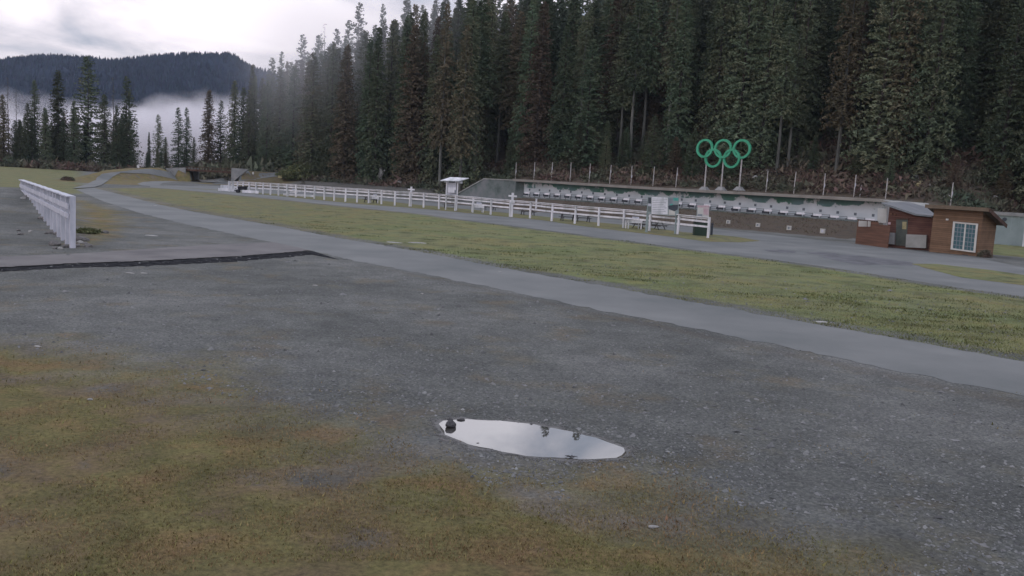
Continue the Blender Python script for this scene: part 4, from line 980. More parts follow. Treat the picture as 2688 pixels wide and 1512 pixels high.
# cross-shaped marker posts
def cross(px, py, top, label, w=.24):
    p = gp(px, py); zt_ = at(px + 3, top, p[1])[2]; r = empty('cross_post', p, label, 'post', 'white cross-topped posts in the long fence')
    mb = MB(); mb.box((0, 0, zt_ / 2), (w, w, zt_), bev=.02); mb.build('post_shaft', 'white', r)
    mb = MB(); mb.box((0, -w / 2 - .02, zt_ - .36), (1.0, .04, .18), (.9, -.4)); mb.build('cross_arm', 'white', r)
    mb = MB(); mb.box((0, -w / 2 - .045, zt_ - .95), (.62, .045, .3), (.9, -.4)); mb.build('sign_block', 'white', r)
cross(*c('B7', 2428, 470), 490, 'left white cross-topped post standing in the long fence line')
cross(*c('R3', 1562, 1092), 506, 'right white cross-topped post standing in the long fence line', .26)
p = gp(*c('R3', 1975, 960)); zz = at(1408, 522, p[1])[2]
r = empty('marker_post', p, 'short white post just right of the right cross-topped post', 'post')
mb = MB(); mb.box((0, 0, zz / 2), (.26, .2, zz), bev=.02); mb.build('post_shaft', 'white', r); mb = MB(); mb.box((0, 0, zz + .03), (.32, .26, .06)); mb.build('cap', 'white2', r)

# kiosk with tilted white roof
pk = gp(*c('R3', 575, 985)); Yk = pk[1] + 1.0
root = empty('kiosk', (pk[0] - .4, Yk, 0), 'white kiosk on posts with a slanted white slab roof', 'kiosk'); og = np.array(root.location)
def kp(x, y, dy=0): return at(*c('R3', x, y), Yk + dy)
cn = [kp(358, 472, -.6), kp(680, 478, -.6), kp(845, 432, 1.2), kp(530, 418, 1.2)]
mb = MB(); mb.hexa([q - zc(.09) for q in cn] + cn); mb.build('roof', 'white', root, origin=og)
mb = MB(); mb.prism([kp(432, 490), kp(735, 490), kp(730, 530), kp(660, 515), kp(480, 512), kp(435, 512)], (0, .1, 0)); mb.build('header', 'white2', root, origin=og)
mb = MB(); mb.prism([kp(505, 486), kp(608, 488), kp(606, 512), kp(505, 510)], (0, -.03, 0)); mb.build('header_recess', 'tgt', root, origin=og)
mb = MB(); mb.prism([kp(480, 512), kp(630, 516), kp(628, 690), kp(478, 686)], (0, .35, 0)); mb.build('cabinet', 'white2', root, origin=og)
mb = MB(); mb.prism([kp(486, 590), kp(624, 594), kp(620, 682), kp(484, 678)], (0, -.03, 0)); mb.build('cabinet_door', 'white', root, origin=og)
mb = MB(); mb.prism([kp(600, 635), kp(622, 636), kp(620, 680), kp(600, 679)], (0, -.05, 0)); mb.build('latch_panel', 'num', root, origin=og)
for x, dx_ in ((470, -8), (655, -12)):
    t_ = kp(x, 500, .05); mb = MB(); mb.box((t_[0], t_[1], t_[2] / 2), (.15, .15, t_[2]), bev=.02); mb.build('post', 'white', root, origin=og)
mb = MB(); a_, b_ = kp(474, 700), kp(650, 712); mb.bar(a_, b_, .08, .12); mb.build('lower_rail', 'white2', root, origin=og)

# big information board
Yi = gp(*c('R4', 1880, 945))[1] + .25
root = empty('information_board', (at(1700, 600, Yi)[0], Yi, 0), 'large white and teal information board on posts behind the fence', 'sign'); og = np.array(root.location)
def ip(x, y): return at(*c('R4', x, y), Yi)
def flat(pts, m, name, th, front, fn=ip, par=None, o=None):
    mb = MB(); mb.prism([fn(*q) - np.array([0, front, 0]) for q in pts], (0, -th, 0)); return mb.build(name, m, par or root, origin=o if o is not None else og)
flat([(1430, 378), (1900, 385), (1895, 672), (1428, 640)], 'siding', 'panel', .06, 0)
sh = flat([(1490, 384), (1732, 392), (1730, 646), (1488, 638)], 'white', 'text_sheet', .01, .062)
for j in range(9):
    y = 410 + j * 26; flat([(1502, y), (1720 - (j * 37) % 60, y + 5), (1720 - (j * 37) % 60, y + 11), (1502, y + 6)], 'num', 'text_line', .004, .074, par=root)
flat([(1440, 392), (1484, 394), (1482, 480), (1440, 478)], 'tgt', 'photo_panel', .01, .062)
flat([(1436, 484), (1484, 486), (1482, 520), (1436, 518)], 'white2', 'photo_panel', .01, .062)
flat([(1436, 526), (1484, 528), (1482, 606), (1436, 602)], 'wing', 'photo_panel', .01, .062)
flat([(1740, 402), (1815, 404), (1812, 486), (1770, 510), (1740, 500)], 'num', 'photo_panel', .01, .062)
flat([(1815, 396), (1890, 398), (1888, 440), (1815, 438)], 'teal', 'photo_panel', .01, .062)
flat([(1818, 446), (1888, 448), (1886, 486), (1818, 484)], 'siding', 'photo_panel', .01, .064)
flat([(1738, 516), (1800, 500), (1888, 500), (1880, 570), (1830, 600), (1745, 560)], 'tgt', 'photo_panel', .01, .062)
flat([(1765, 490), (1810, 480), (1808, 500), (1770, 512)], 'teal', 'photo_panel', .01, .075)
flat([(1750, 575), (1840, 600), (1840, 655), (1745, 650)], 'cream', 'photo_panel', .01, .063)
for x, w_ in ((1455, .22), (1893, .2)):
    a_ = ip(x, 385); mb = MB(); mb.box((a_[0] + .0, Yi + .12, a_[2] / 2), (w_, .15, a_[2]), bev=.02); mb.build('post', 'siding', root, origin=og)

# small map sign
Ys = gp(*c('R4', 2215, 900))[1]
root = empty('map_sign', (at(*c('R4', 2270, 700), Ys)[0], Ys, 0), 'small faded pink and white sign on two thin posts above the green bin', 'sign'); og = np.array(root.location)
def sp_(x, y): return at(*c('R4', x, y), Ys)
flat([(2180, 530), (2352, 540), (2350, 690), (2180, 682)], 'cream', 'panel', .05, 0, sp_)
flat([(2176, 508), (2356, 512), (2354, 545), (2178, 540)], 'pinkish', 'header', .06, 0.0, sp_)
flat([(2268, 552), (2346, 556), (2346, 655), (2268, 648)], 'pinkish', 'map_panel', .01, .052, sp_)
flat([(2185, 640), (2250, 644), (2250, 672), (2185, 668)], 'num', 'text_block', .01, .052, sp_)
for x in (2182, 2256, 2350):
    a_ = sp_(x, 540); mb = MB(); mb.box((a_[0], Ys + .04, a_[2] / 2), (.07, .06, a_[2])); mb.build('post', 'siding', root, origin=og)

# white barrier boards and a black cart at the fence's far end
def barrier(x0, y0, x1, y1, h, label):
    a_ = gp(*c('B7', x0, y0)); b_ = gp(*c('B7', x1, y1)); r = empty('barrier_board', a_, label, 'barrier', 'white barrier boards by the far end of the fence'); og_ = a_
    mb = MB(); mb.bar(a_ + zc(h * .6), b_ + zc(h * .6), .08, h * .8); mb.build('board_panel', 'white', r, origin=og_)
    for t in (.1, .9):
        q = a_ + (b_ - a_) * t; mb = MB(); mb.box(q + np.array([0, .09, h * .45]), (.1, .08, h * .9)); mb.build('leg', 'white2', r, origin=og_)
    return r
barrier(105, 286, 330, 298, .5, 'white barrier board left of the black cart')
barrier(135, 264, 300, 270, .75, 'upper white barrier board behind the black cart')
barrier(395, 310, 590, 322, .5, 'white barrier board right of the black cart')
barrier(890, 340, 1260, 362, .35, 'low white kick board on the ground behind the far fence')
p = gp(*c('B7', 380, 305)); r = empty('black_cart', p, 'black tipped wheeled cart at the far end of the long fence', 'cart'); r.scale = (.62, .62, .6)
mb = MB(); mb.add([(-.6, -.4, .7), (1.1, -.4, .75), (1.2, .4, .75), (-.6, .4, .7), (-.7, -.5, 1.55), (1.5, -.5, 1.75), (1.5, .5, 1.75), (-.7, .5, 1.55)], [(3, 2, 1, 0), (4, 5, 6, 7), (0, 1, 5, 4), (1, 2, 6, 5), (2, 3, 7, 6), (3, 0, 4, 7)]); mb.build('tub', 'dark', r)
for sy in (-.5, .5):
    mb = MB(); mb.tube([(-.7, sy - .06, .42), (-.7, sy + .06, .42)], .42, 14); mb.build('wheel', 'dark', r)
mb = MB(); mb.box((-.9, 0, .55), (1.2, .7, .3), bev=.05); mb.build('undercarriage', 'tgt', r)
mb = MB(); mb.tube([(1.3, -.3, .8), (1.1, -.3, 0)], .04, 6); mb.tube([(1.3, .3, .8), (1.1, .3, 0)], .04, 6); mb.build('stand', 'dark', r)

# bridge over the underpass
YB = 183.0
a_ = at(435, 442, YB); b_ = at(487, 440, YB); c_ = at(607, 441, YB + .5); d_ = at(652, 444, YB + 2)
root = empty('bridge', (b_[0], YB, 0), 'low road bridge with concrete wing walls and dark timber deck over the underpass', 'bridge'); og = np.array(root.location)
mb = MB(); mb.prism([a_, b_, (b_[0], YB, -.2), (b_[0] - .9, YB, -.2), at(440, 452, YB)], (0, .5, 0)); mb.build('wing_wall', 'concrete', root, origin=og)
mb = MB(); mb.prism([(b_[0] - .5, YB + .5, -.2), (b_[0], YB + .5, -.2), (b_[0], YB + .5, b_[2]), (b_[0] - .5, YB + .5, b_[2])], (0, 7.5, 0)); mb.build('abutment', 'concrete', root, origin=og)
mb = MB(); mb.prism([c_, d_, at(620, 470, YB + .5), (c_[0], YB + .5, -.2)], (0, .5, 0)); mb.build('wing_wall', 'concrete', root, origin=og)
mb = MB(); mb.prism([(c_[0], YB + 1, -.2), (c_[0] + .5, YB + 1, -.2), (c_[0] + .5, YB + 1, c_[2]), (c_[0], YB + 1, c_[2])], (0, 7, 0)); mb.build('abutment', 'concrete', root, origin=og)
zb1 = 2.3; mb = MB(); mb.prism([(b_[0] + .004, YB + .2, zb1), (c_[0] - .004, YB + .6, zb1), (c_[0] - .004, YB + .6, 2.72), (b_[0] + .004, YB + .2, 2.68)], (0, 7, 0)); mb.build('deck', 'wood_d', root, origin=og)
mb = MB(); zt_ = at(540, 440, YB)[2]
for k_ in range(15):
    t = k_ / 14; q = np.array([b_[0] + .2 + (c_[0] - b_[0] - .4) * t, YB + .35, 2.7]); mb.box(q + zc((zt_ - 2.7) / 2), (.12, .12, zt_ - 2.7))
mb.bar((b_[0], YB + .3, zt_), (c_[0], YB + .6, zt_), .08, .12); mb.build('parapet_rail', 'wood_d', root, origin=og)

# small marker signs and white figure-like stump near the forest edge
def marker(px, py, pyt, w, label, m, name='marker_sign', cat='sign'):
    p = gt(px, py); zt_ = at(px, pyt, p[1])[2]; h = max(zt_ - p[2], .4); r = empty(name, p, label, cat)
    mb = MB(); mb.box((0, 0, h * .62), (w, .06, h * .75), bev=.01); mb.build('panel', m, r)
    mb = MB(); mb.box((0, .07, h * .45), (.09, .07, h * .9)); mb.build('stake', 'post', r)
marker(*c('B7', 850, 136), c('B7', 0, 95)[1], .9, 'small yellowish square sign on the grass below the forest edge', 'yellow')
marker(*c('B7', 526, 90), c('B7', 0, 52)[1], .4, 'narrow pale marker beside the ramp right of the bridge', 'cream')
marker(*c('E', 838, 118), c('E', 0, 66)[1], .5, 'tiny white marker on the embankment road left of the bridge', 'white')
p = gt(*c('B7', 2055, 198)); r = empty('tree_stump', p, 'pale broken stump standing at the forest edge behind the fence', 'stump')
mb = MB(); mb.tube([(0, 0, -.2), (.05, 0, .9), (-.1, 0, 1.6), (.25, 0, 2.3), (.05, 0, 3.4)], [.5, .35, .5, .55, .3], 9); mb.build('trunk', 'rock_l', r); mb = MB(); mb.tube([(.2, 0, 2.3), (1.0, .1, 3.0)], [.25, .1], 6); mb.build('branch_stub', 'rock_l', r)
p = gt(2408, 508); pz = wpx(2410, 510, -8); pz[2] = float(T(pz[0], pz[1]))
r = empty('tree_stump', pz, 'pale yellowish leaning snag on the bank behind the range house', 'stump'); hz = at(2410, 474, pz[1])[2] - pz[2]
mb = MB(); mb.tube([(0, 0, -.2), (-.12, 0, hz * .4), (.05, 0, hz * .75), (.12, 0, hz)], [.16, .3, .16, .05], 8); mb.build('trunk', 'yellow', r)
mb = MB(); mb.tube([(.05, 0, hz * .75), (.5, .1, hz * .9)], [.07, .03], 5); mb.build('branch_stub', 'yellow', r)

# ------------------------------------------------------------ rocks
def rock_mesh(seed, m):
    r = np.random.default_rng(seed); bm_v = []; 
    import bmesh
    bm = bmesh.new(); bmesh.ops.create_icosphere(bm, subdivisions=2, radius=1)
    ax = [r.normal(size=3) for _ in range(7)]; ax = [a / np.linalg.norm(a) for a in ax]; cut = r.uniform(.55, .85, 7)
    for v in bm.verts:
        p = np.array(v.co)
        for a, q in zip(ax, cut):
            d = p @ a
            if d > q: p = p - a * (d - q) * .9
        v.co = p * (1 + r.normal() * .03)
    me = bpy.data.meshes.new('rock'); bm.to_mesh(me); bm.free(); me.materials.append(M[m]); return me
RM = {k: [rock_mesh(i * 7 + len(k), k) for i in range(4)] for k in ('rock', 'rock_l', 'rock_d')}
def rock(p, sx, sy, sz, m, label, group=None, k=0):
    o = link('rock', RM[m][k % 4]); o.location = [float(q) for q in p]; o.scale = (sx, sy, sz); o.rotation_euler = (random.uniform(-.3, .3), random.uniform(-.3, .3), random.uniform(0, 6)); return tag(o, label, 'rock', group)
p = gp(*c('P', 490, 268)); rock(p + zc(.04), .095, .075, .08, 'rock_d', 'dark angular stone standing in the left end of the puddle')
rock(gp(*c('P', 480, 196)), .06, .05, .04, 'rock_d', 'small dark stone on the puddle edge behind the angular stone', k=1)
rock(gp(*c('P', 590, 197)), .08, .05, .035, 'rock_d', 'low flat dark stone on the far edge of the puddle', k=2)
rock(gp(*c('P', 1265, 238)), .03, .03, .02, 'rock_d', 'tiny stone on the far edge of the puddle, near its middle', k=3)
rock(gp(*c('P', 755, 420)), .035, .03, .015, 'rock_d', 'tiny stone just breaking the water near the near edge', k=1)
rock(gp(*c('P', 430, 388)), .09, .05, .03, 'rock', 'flat brown stone on the ground left of the puddle', k=2)
r = empty('twig', gp(*c('P', 1650, 562)) + zc(.01), 'dark twig clump lying on the near edge of the puddle', 'twig')
for k_ in range(5):
    mb = MB(); a = k_ * 1.3; mb.tube([(0, 0, .01), (.05 * math.cos(a), .03 * math.sin(a), .02), (.1 * math.cos(a), .05 * math.sin(a), .012)], [.012, .008, .003], 5); mb.build('stem', 'rock_d', r)
# rubble along the left fence
ll = ['beside the near post of the left fence', 'under the left fence', 'in the rubble left of the left fence']
nr_ = 0
for (x, y, s_) in [(700, 985, .32), (725, 965, .18), (860, 940, .22), (1040, 930, .34), (1010, 960, .2), (1070, 965, .16), (1120, 1005, .24), (980, 1000, .2), (830, 1010, .2), (770, 1035, .15), (690, 1030, .14), (590, 665, .26), (530, 650, .22), (640, 700, .24), (680, 730, .26), (640, 830, .2), (720, 850, .25), (600, 840, .15), (760, 875, .2), (300, 400, .22), (260, 850, .16), (240, 800, .13), (340, 380, .26), (420, 440, .2), (385, 815, .14), (660, 760, .2), (960, 790, .14), (1090, 835, .14), (1330, 830, .2)]:
    x_, y_ = c('R7', x, y); p = gt(x_, y_); nr_ += 1
    rock(p + zc(s_ * .15), s_, s_ * .8, s_ * .6, 'rock_l' if nr_ % 5 == 0 else 'rock', 'grey stone in the rubble along the foot of the left fence', 'stones along the left fence', nr_)
# pale rocks on the bank and at the forest edge
bankr = [c('B7', 2295, 205), c('B7', 1620, 150), c('B7', 1860, 152)] + cs('R5', (160, 415), (340, 410), (300, 460), (1130, 492), (1290, 550), (1115, 620), (1655, 360), (865, 520), (90, 440), (430, 490)) + cs('R6', (940, 185), (1010, 190), (1410, 240), (1490, 140), (1220, 140), (2320, 360), (2210, 385), (2550, 370), (1610, 385))
for i, (x, y) in enumerate(bankr):
    if i < 3: p = gt(x, y); sz = (1.5, 1.0, .9)[i] * .6
    else:
        d = ray(x, y); t = 100.0
        while t < 400:
            q = np.array([0, 0, CAMH]) + d * t
            db = q[0] * WN[0] + q[1] * WN[1] - WD
            if db > 4 and q[2] <= float(T(q[0], q[1])): break
            t += .25
        p = q; sz = .3 + .35 * ((i * 37) % 10) / 10
    lab = ['largest pale boulder at the forest edge behind the fence', 'left pale boulder at the forest edge behind the fence', 'middle pale boulder at the forest edge behind the fence'][i] if i < 3 else 'pale rock lying on the bank above the range roof'
    rock(p + zc(sz * .3), sz, sz * .8, sz * .6, 'rock_l', lab, None if i < 3 else 'pale rocks on the bank above the range', i)
# pale litter chips on the gravel
for i, (x, y, w) in enumerate([(100, 911, .09), (828, 750, .10), (654, 775, .05), (1312, 714, .11), (1035, 637, .5), (1098, 638, .6), (405, 540, .28), (340, 718, .2), (378, 718, .12), (2157, 846, .28), (1108, 712 + 60, .06), (395, 619, .4), (1715, 1385, .07), (237, 1050, .05)]):
    p = gp(x, y); nm_ = 'flat_stone'
    o = link(nm_, RM['rock_l'][i % 4]); o.location = (float(p[0]), float(p[1]), .012); o.scale = (w, w * .5, .02 + w * .04); o.rotation_euler = (0, 0, .3 * i % 1.0 - .3)
    tag(o, ['pale sliver lying on the moss near the left edge', 'pale flat stone alone in the middle gravel', 'small round pale stone in the left gravel', 'pale stone beside the near edge of the main road', 'left of two pale flat slabs in the grass above the road', 'right of two pale flat slabs in the grass above the road', 'thin pale streak of stone on the gravel right of the left fence', 'left pale chip below the side road edge', 'right pale chip below the side road edge', 'pale stone on the far edge of the main road at right', 'tiny pale stone below the main road middle', 'long pale stone on gravel between left fence and main road', 'pale flat stone in the lower right moss', 'tiny pale stone in the left moss'][i], 'stone')

# ------------------------------------------------------------ trees
def tri_crown(H, base, R, nb, seed, droop=.35, dens=7, thin=1.0, tip=.15, size=.55):
    """drooping conifer branches made of many small leaf-like triangles"""
    r = np.random.default_rng(seed); V = []
    for i in range(nb):
        t = (i + r.random()) / nb; z = H * (base + (1 - base) * t)
        prof = (1 - t) ** .62 * (.7 + .45 * r.random()) * (.62 + .38 * min(1, t * 5 + .2)) * thin
        L = R * prof + .22
        a = r.uniform(0, 2 * math.pi); da = np.array([math.cos(a), math.sin(a)]); sd = np.array([-da[1], da[0]])
        rise = .10 + .25 * t
        m = max(3, int(dens * (L / R + .25)))
        u = np.sort(r.uniform(.06, 1, m))
        for q in u:
            d = L * q; zz = z + rise * d - droop * d * d / max(L, .5) * (1.1 - .5 * t)
            c0 = np.array([da[0] * d, da[1] * d, zz])
            w = size * (.55 + .8 * r.random()) * (1.1 - .4 * q) * (.7 + .3 * (1 - t))
            sgn = r.choice([-1, 1]); out_ = da * r.uniform(.3, 1) + sd * sgn * r.uniform(.3, 1.1)
            p1 = c0 + np.array([out_[0] * w, out_[1] * w, -w * r.uniform(.1, .75)])
            wd = w * r.uniform(.28, .5); p2 = c0 + np.array([-sd[0] * wd * sgn * .5 + da[0] * wd, -sd[1] * wd * sgn * .5 + da[1] * wd, -wd * r.uniform(0, .7)])
            V += [c0, p1, p2]
            p3 = c0 + np.array([r.normal() * w * .3, r.normal() * w * .3, -w * r.uniform(.4, 1.1)])
            V += [c0, p2 * .5 + p1 * .5, p3]
    # leader
    V += [np.array([.03, 0, H * .985]), np.array([-.08, 0, H * .955]), np.array([0, .02, H * 1.015])]
    return np.array(V)
def crown_me(name, V, m):
    F = np.arange(len(V)).reshape(-1, 3); return np_mesh(name, V, F, m)
def trunk_me(H, r0, m, bend=.0, seed=0):
    r = np.random.default_rng(seed); mb = MB(); pts = []; rad = []
    for k in range(9):
        t = k / 8; pts.append((bend * math.sin(t * 2.2) + r.normal() * .03, r.normal() * .03, -1.0 + (H * .98 + 1) * t)); rad.append(r0 * (1 - t) ** .8 + .02)
    mb.tube(pts, rad, 7)
    for k in range(14):
        z = H * r.uniform(.12, .6); a = r.uniform(0, 6.3); L = r.uniform(.4, 1.3); mb.tube([(0, 0, z), (L * math.cos(a), L * math.sin(a), z - .15 * L)], [.035, .012], 4, False)
    me = bpy.data.meshes.new('trunk'); me.from_pydata(mb.v, [], mb.f); me.update(); me.materials.append(M[m]); return me
H0 = 28.0
VAR = {}
VAR['full'] = [(crown_me('crown', tri_crown(H0, .03, R_, 540, s_, droop=d_, dens=12, size=.62), m_), trunk_me(H0, .34, 'bark', .1, s_)) for R_, s_, d_, m_ in
               ((3.9, 1, .35, 'needle'), (3.0, 2, .55, 'needle'), (4.4, 3, .3, 'needle'), (3.4, 4, .45, 'needle_b'), (2.7, 5, .4, 'needle'), (3.3, 6, .7, 'needle'), (2.4, 7, .5, 'needle'), (3.6, 8, .55, 'needle'))]
VAR['high'] = [(crown_me('crown', tri_crown(H0, b_, R_, 400, s_, droop=.45, dens=12, size=.6), m_), trunk_me(H0, .27, 'bark_l', .12, s_)) for b_, R_, s_, m_ in
               ((.30, 3.2, 11, 'needle'), (.38, 2.9, 12, 'needle'), (.24, 3.2, 13, 'needle_b'), (.42, 2.9, 14, 'needle'))]
VAR['lichen'] = [(crown_me('crown', tri_crown(H0, .22, 2.0, 260, 21, droop=.9, dens=10, size=.75), 'needle_p'), trunk_me(H0, .2, 'bark_l', .1, 21))]
VAR['snag'] = [(crown_me('crown', tri_crown(H0, .3, 1.7, 60, 31, droop=.25, dens=5, size=.35), 'needle_b'), trunk_me(H0, .17, 'bark', .25, 31))]
VAR['open'] = [(crown_me('crown', tri_crown(H0, .05, 4.2, 260, s_, droop=.28, dens=13, size=.75), 'needle'), trunk_me(H0, .26, 'bark', .12, s_)) for s_ in (41, 42)]
TREES = []
def tree(x, y, h, kind, k, label, group, wide=1.0):
    z = float(T(x, y)); nm = {'full': 'conifer_tree', 'high': 'bare_stemmed_conifer', 'lichen': 'lichen_covered_conifer', 'snag': 'dead_tree', 'open': 'conifer_tree'}[kind]
    r = empty(nm, (x, y, z), label, 'tree', group, rz=random.uniform(0, 6.28)); s_ = h / H0
    w = s_ ** .6 * wide * random.uniform(.8, 1.2)
    cr_, tr_ = VAR[kind][k % len(VAR[kind])]
    for nm_, me in (('crown', cr_), ('trunk', tr_)):
        o = link(nm_, me, r); o.scale = (w, w, s_) if nm_ == 'crown' else (s_ ** .5, s_ ** .5, s_)
    TREES.append((x, y)); return r
def h_for(px, ytop, Y):
    x = at(px, ytop, Y); return x[0], x[2] - float(T(x[0], Y))
# named silhouettes of the valley side: (x, y of the tip, distance, kind, width)
hero = [(c('R1', 740, 215), 232, 'open', 1.25, 'tallest conifer of the left group, tip reaching the ridge line'),
        (c('R1', 490, 335), 228, 'full', 1.15, 'second tallest conifer of the left group, left of the tallest'),
        (c('R1', 290, 415), 230, 'full', .95, 'pointed conifer near the left end of the left group'),
        (c('R1', 1075, 385), 226, 'open', 1.1, 'ragged conifer at the right end of the left group by the mist'),
        (c('R1', 950, 400), 240, 'snag', 1.3, 'thin sparse conifer between the two tallest of the left group'),
        (c('R1', 60, 400), 236, 'snag', 1.2, 'thin dead tree at the left edge'),
        (c('R1', 140, 520), 236, 'snag', 1.0, 'short thin dead tree right of the one at the left edge'),
        (c('R1', 625, 590), 226, 'full', .8, 'short dark conifer between the two tallest of the left group'),
        (c('R1', 880, 540), 224, 'full', .95, 'rounded conifer right of the tallest of the left group'),
        (c('R1', 985, 630), 222, 'full', .9, 'low dark conifer left of the ragged one by the mist'),
        (c('R1', 230, 610), 224, 'full', .9, 'low conifer under the pointed one at the left'),
        (c('R1', 20, 540), 224, 'full', 1.0, 'low dense conifer at the left edge'),
        (c('R1', 380, 650), 222, 'full', 1.0, 'low dense conifer between the pointed and second tallest'),
        (c('R1', 1340, 710), 246, 'open', .8, 'small open conifer standing alone against the mist'),
        (c('R1', 1260, 860), 240, 'full', .7, 'smallest conifer in front of the mist'),
        (c('R1', 1400, 900), 236, 'full', .7, 'little dark conifer right of the small open one in the mist'),
        (c('R1', 1510, 650), 238, 'open', .85, 'left one of the pair of conifers against the mist'),
        (c('R1', 1580, 650), 240, 'open', .85, 'right one of the pair of conifers against the mist'),
        (c('R1', 1640, 900), 232, 'full', .7, 'short conifer at the foot of the pair by the mist'),
        (c('R1', 1770, 500), 236, 'full', .95, 'conifer at the right side of the mist gap'),
        (c('R1', 1870, 590), 238, 'open', .9, 'ragged leaning conifer right of the mist gap'),
        (c('R1', 1985, 420), 236, 'full', .95, 'conifer standing over the underpass'),
        (c('R1', 2140, 285), 232, 'full', 1.2, 'broad tall conifer right of the underpass'),
        (c('R1', 2060, 480), 224, 'full', 1.0, 'lower conifer left of the broad tall one near the underpass'),
        (c('R1', 2220, 400), 226, 'full', 1.0, 'lower conifer right of the broad tall one near the underpass'),
        (c('R1', 2300, 230), 230, 'open', .8, 'first spire of the descending hillside skyline'),
        (c('R1', 2385, 175), 228, 'open', .75, 'second spire of the descending hillside skyline'),
        (c('R1', 2430, 260), 222, 'full', .9, 'lower conifer between the skyline spires'),
        (c('R1', 2560, 30), 226, 'open', .8, 'third, thin spire of the descending hillside skyline'),
        (c('T', 330, 310), 224, 'snag', 1.0, 'thin dead spire on the hillside skyline'),
        (c('T', 450, 290), 220, 'open', 1.15, 'ragged flat-branched conifer on the hillside skyline'),
        (c('T', 490, 200), 226, 'snag', 1.1, 'bare dead spire above the ragged skyline conifer'),
        (c('T', 590, 240), 218, 'open', 1.0, 'dark ragged conifer on the hillside skyline'),
        (c('T', 700, 165), 216, 'open', 1.0, 'first dark spire below the gap at the top'),
        (c('T', 790, 20), 218, 'open', 1.1, 'tall dark skyline spire, second from the gap at the top'),
        (c('T', 990, 30), 216, 'open', .7, 'slim skyline conifer beside the misty hilltop'),
        (c('T', 1190, -20), 214, 'full', 1.3, 'broad misty conifer at the top of the hillside'),
        (c('T', 1330, 40), 212, 'open', .9, 'misty conifer right of the broad one at the top'),
        (c('T', 1440, -10), 212, 'open', .9, 'misty spire at the top edge, left part')]
for i, ((px, py), Y, kind, wd, lab) in enumerate(hero):
    x, h = h_for(px, py, Y); tree(x, Y, max(h, 4), kind, i, lab, None, wd)
# filler of the left group
for i in range(34):
    px = random.uniform(-60, 350); Y = random.uniform(222, 250); top = random.uniform(290, 345); x, h = h_for(px, top, Y)
    tree(x, Y, h, 'full', i, 'low dark conifer filling the left tree group', 'low conifers of the left group', 1.1)
for i in range(10):
    px = random.uniform(345, 640); Y = random.uniform(226, 250); top = random.uniform(385, 415); x, h = h_for(px, top, Y)
    tree(x, Y, h, 'full', i, 'low young conifer in the gap behind the underpass', 'young conifers behind the underpass', .9)
SILX = [560, 600, 640, 680, 730, 800, 880, 950, 1050, 1130, 1250, 1350, 1450, 1640, 1900, 2300, 2700, 3300]
SILY = [330, 270, 200, 190, 165, 125, 92, 62, 5, -30, -60, -80, -150, -230, -280, -310, -330, -330]
def sil(px): return np.interp(px, SILX, SILY)
def px_of(x, y): return 1344 + FPX * x / y
# stands named for their place
lichen = [((1910, 40), 8), ((1990, -30), 9), ((2110, 0), 10)]
for i, ((px, top), db_) in enumerate([((1912, 30), 16), ((1988, -40), 22)]):
    d = ray(px, 420); t = (WD + db_) / (d[0] * WN[0] + d[1] * WN[1]); x, y = d[0] * t, d[1] * t; h = at(px, top, y)[2] - float(T(x, y))
    tree(x, y, h, 'lichen', i, ['left one of two pale grey-green hanging conifers above the rings', 'right one of two pale grey-green hanging conifers above the rings'][i], None, .9 + .3 * i)
pale = [(1518, 405, -30, 'tall conifer with a bare pale trunk left of centre on the slope'), (1595, 330, -40, 'slim bare-stemmed conifer right of the tall pale-trunked one'), (1568, 360, 60, 'short slim stem beside the tall pale-trunked conifer'), (1304, 410, 100, 'pale-stemmed conifer above the wing wall'), (1410, 350, 80, 'thin pale stem left of the tall pale-trunked conifer'), (1062, 470, 150, 'pale-stemmed conifer at the forest edge behind the fence'), (1100, 465, 110, 'second pale-stemmed conifer at the forest edge behind the fence'), (1880, 335, -60, 'pale stem left of the rings on the slope'), (2172, 330, -80, 'pale-trunked conifer upper right of the rings'), (2385, 250, -90, 'pale mottled trunk high above the range house'), (2230, 420, 0, 'slim pale stem above the right part of the range roof'), (2068, 440, 60, 'thin pale stem just right of the rings'), (1800, 330, -50, 'short pale stem seen left of the rings high on slope')]
for i, (px, yb, top, lab) in enumerate(pale):
    d = ray(px, yb); t = 95.0
    while t < 420:
        q = np.array([0, 0, CAMH]) + d * t; db = q[0] * WN[0] + q[1] * WN[1] - WD
        if db > 3.8 and q[2] <= float(T(q[0], q[1])): break
        t += .4
    x, y = q[0], q[1]; h = at(px, top, y)[2] - float(T(x, y)); tree(x, y, min(max(h, 9), 36), 'high', [3, 1, 2, 0][i % 4] if i else 3, lab, None, .8)
for i, (ux_, uy_, lab) in enumerate([(1428, 1148, 'highest spire of the hillside above the left half of the range wall'), (1513, 1158, 'second highest spire of the hillside, right of the highest')]):
    d = ray(ux_, uy_); d = np.array([d[0], d[1], -d[2]]); g0 = gp(ux_, uy_)
    for db_ in (62,):
        q = g0 * 1.0; t = (WD + db_ - (g0[0] * WN[0] + g0[1] * WN[1])) / (d[0] * WN[0] + d[1] * WN[1]); q = g0 + d * t
        tree(q[0], q[1], q[2] - float(T(q[0], q[1])), 'open', i, lab, None, 1.0)
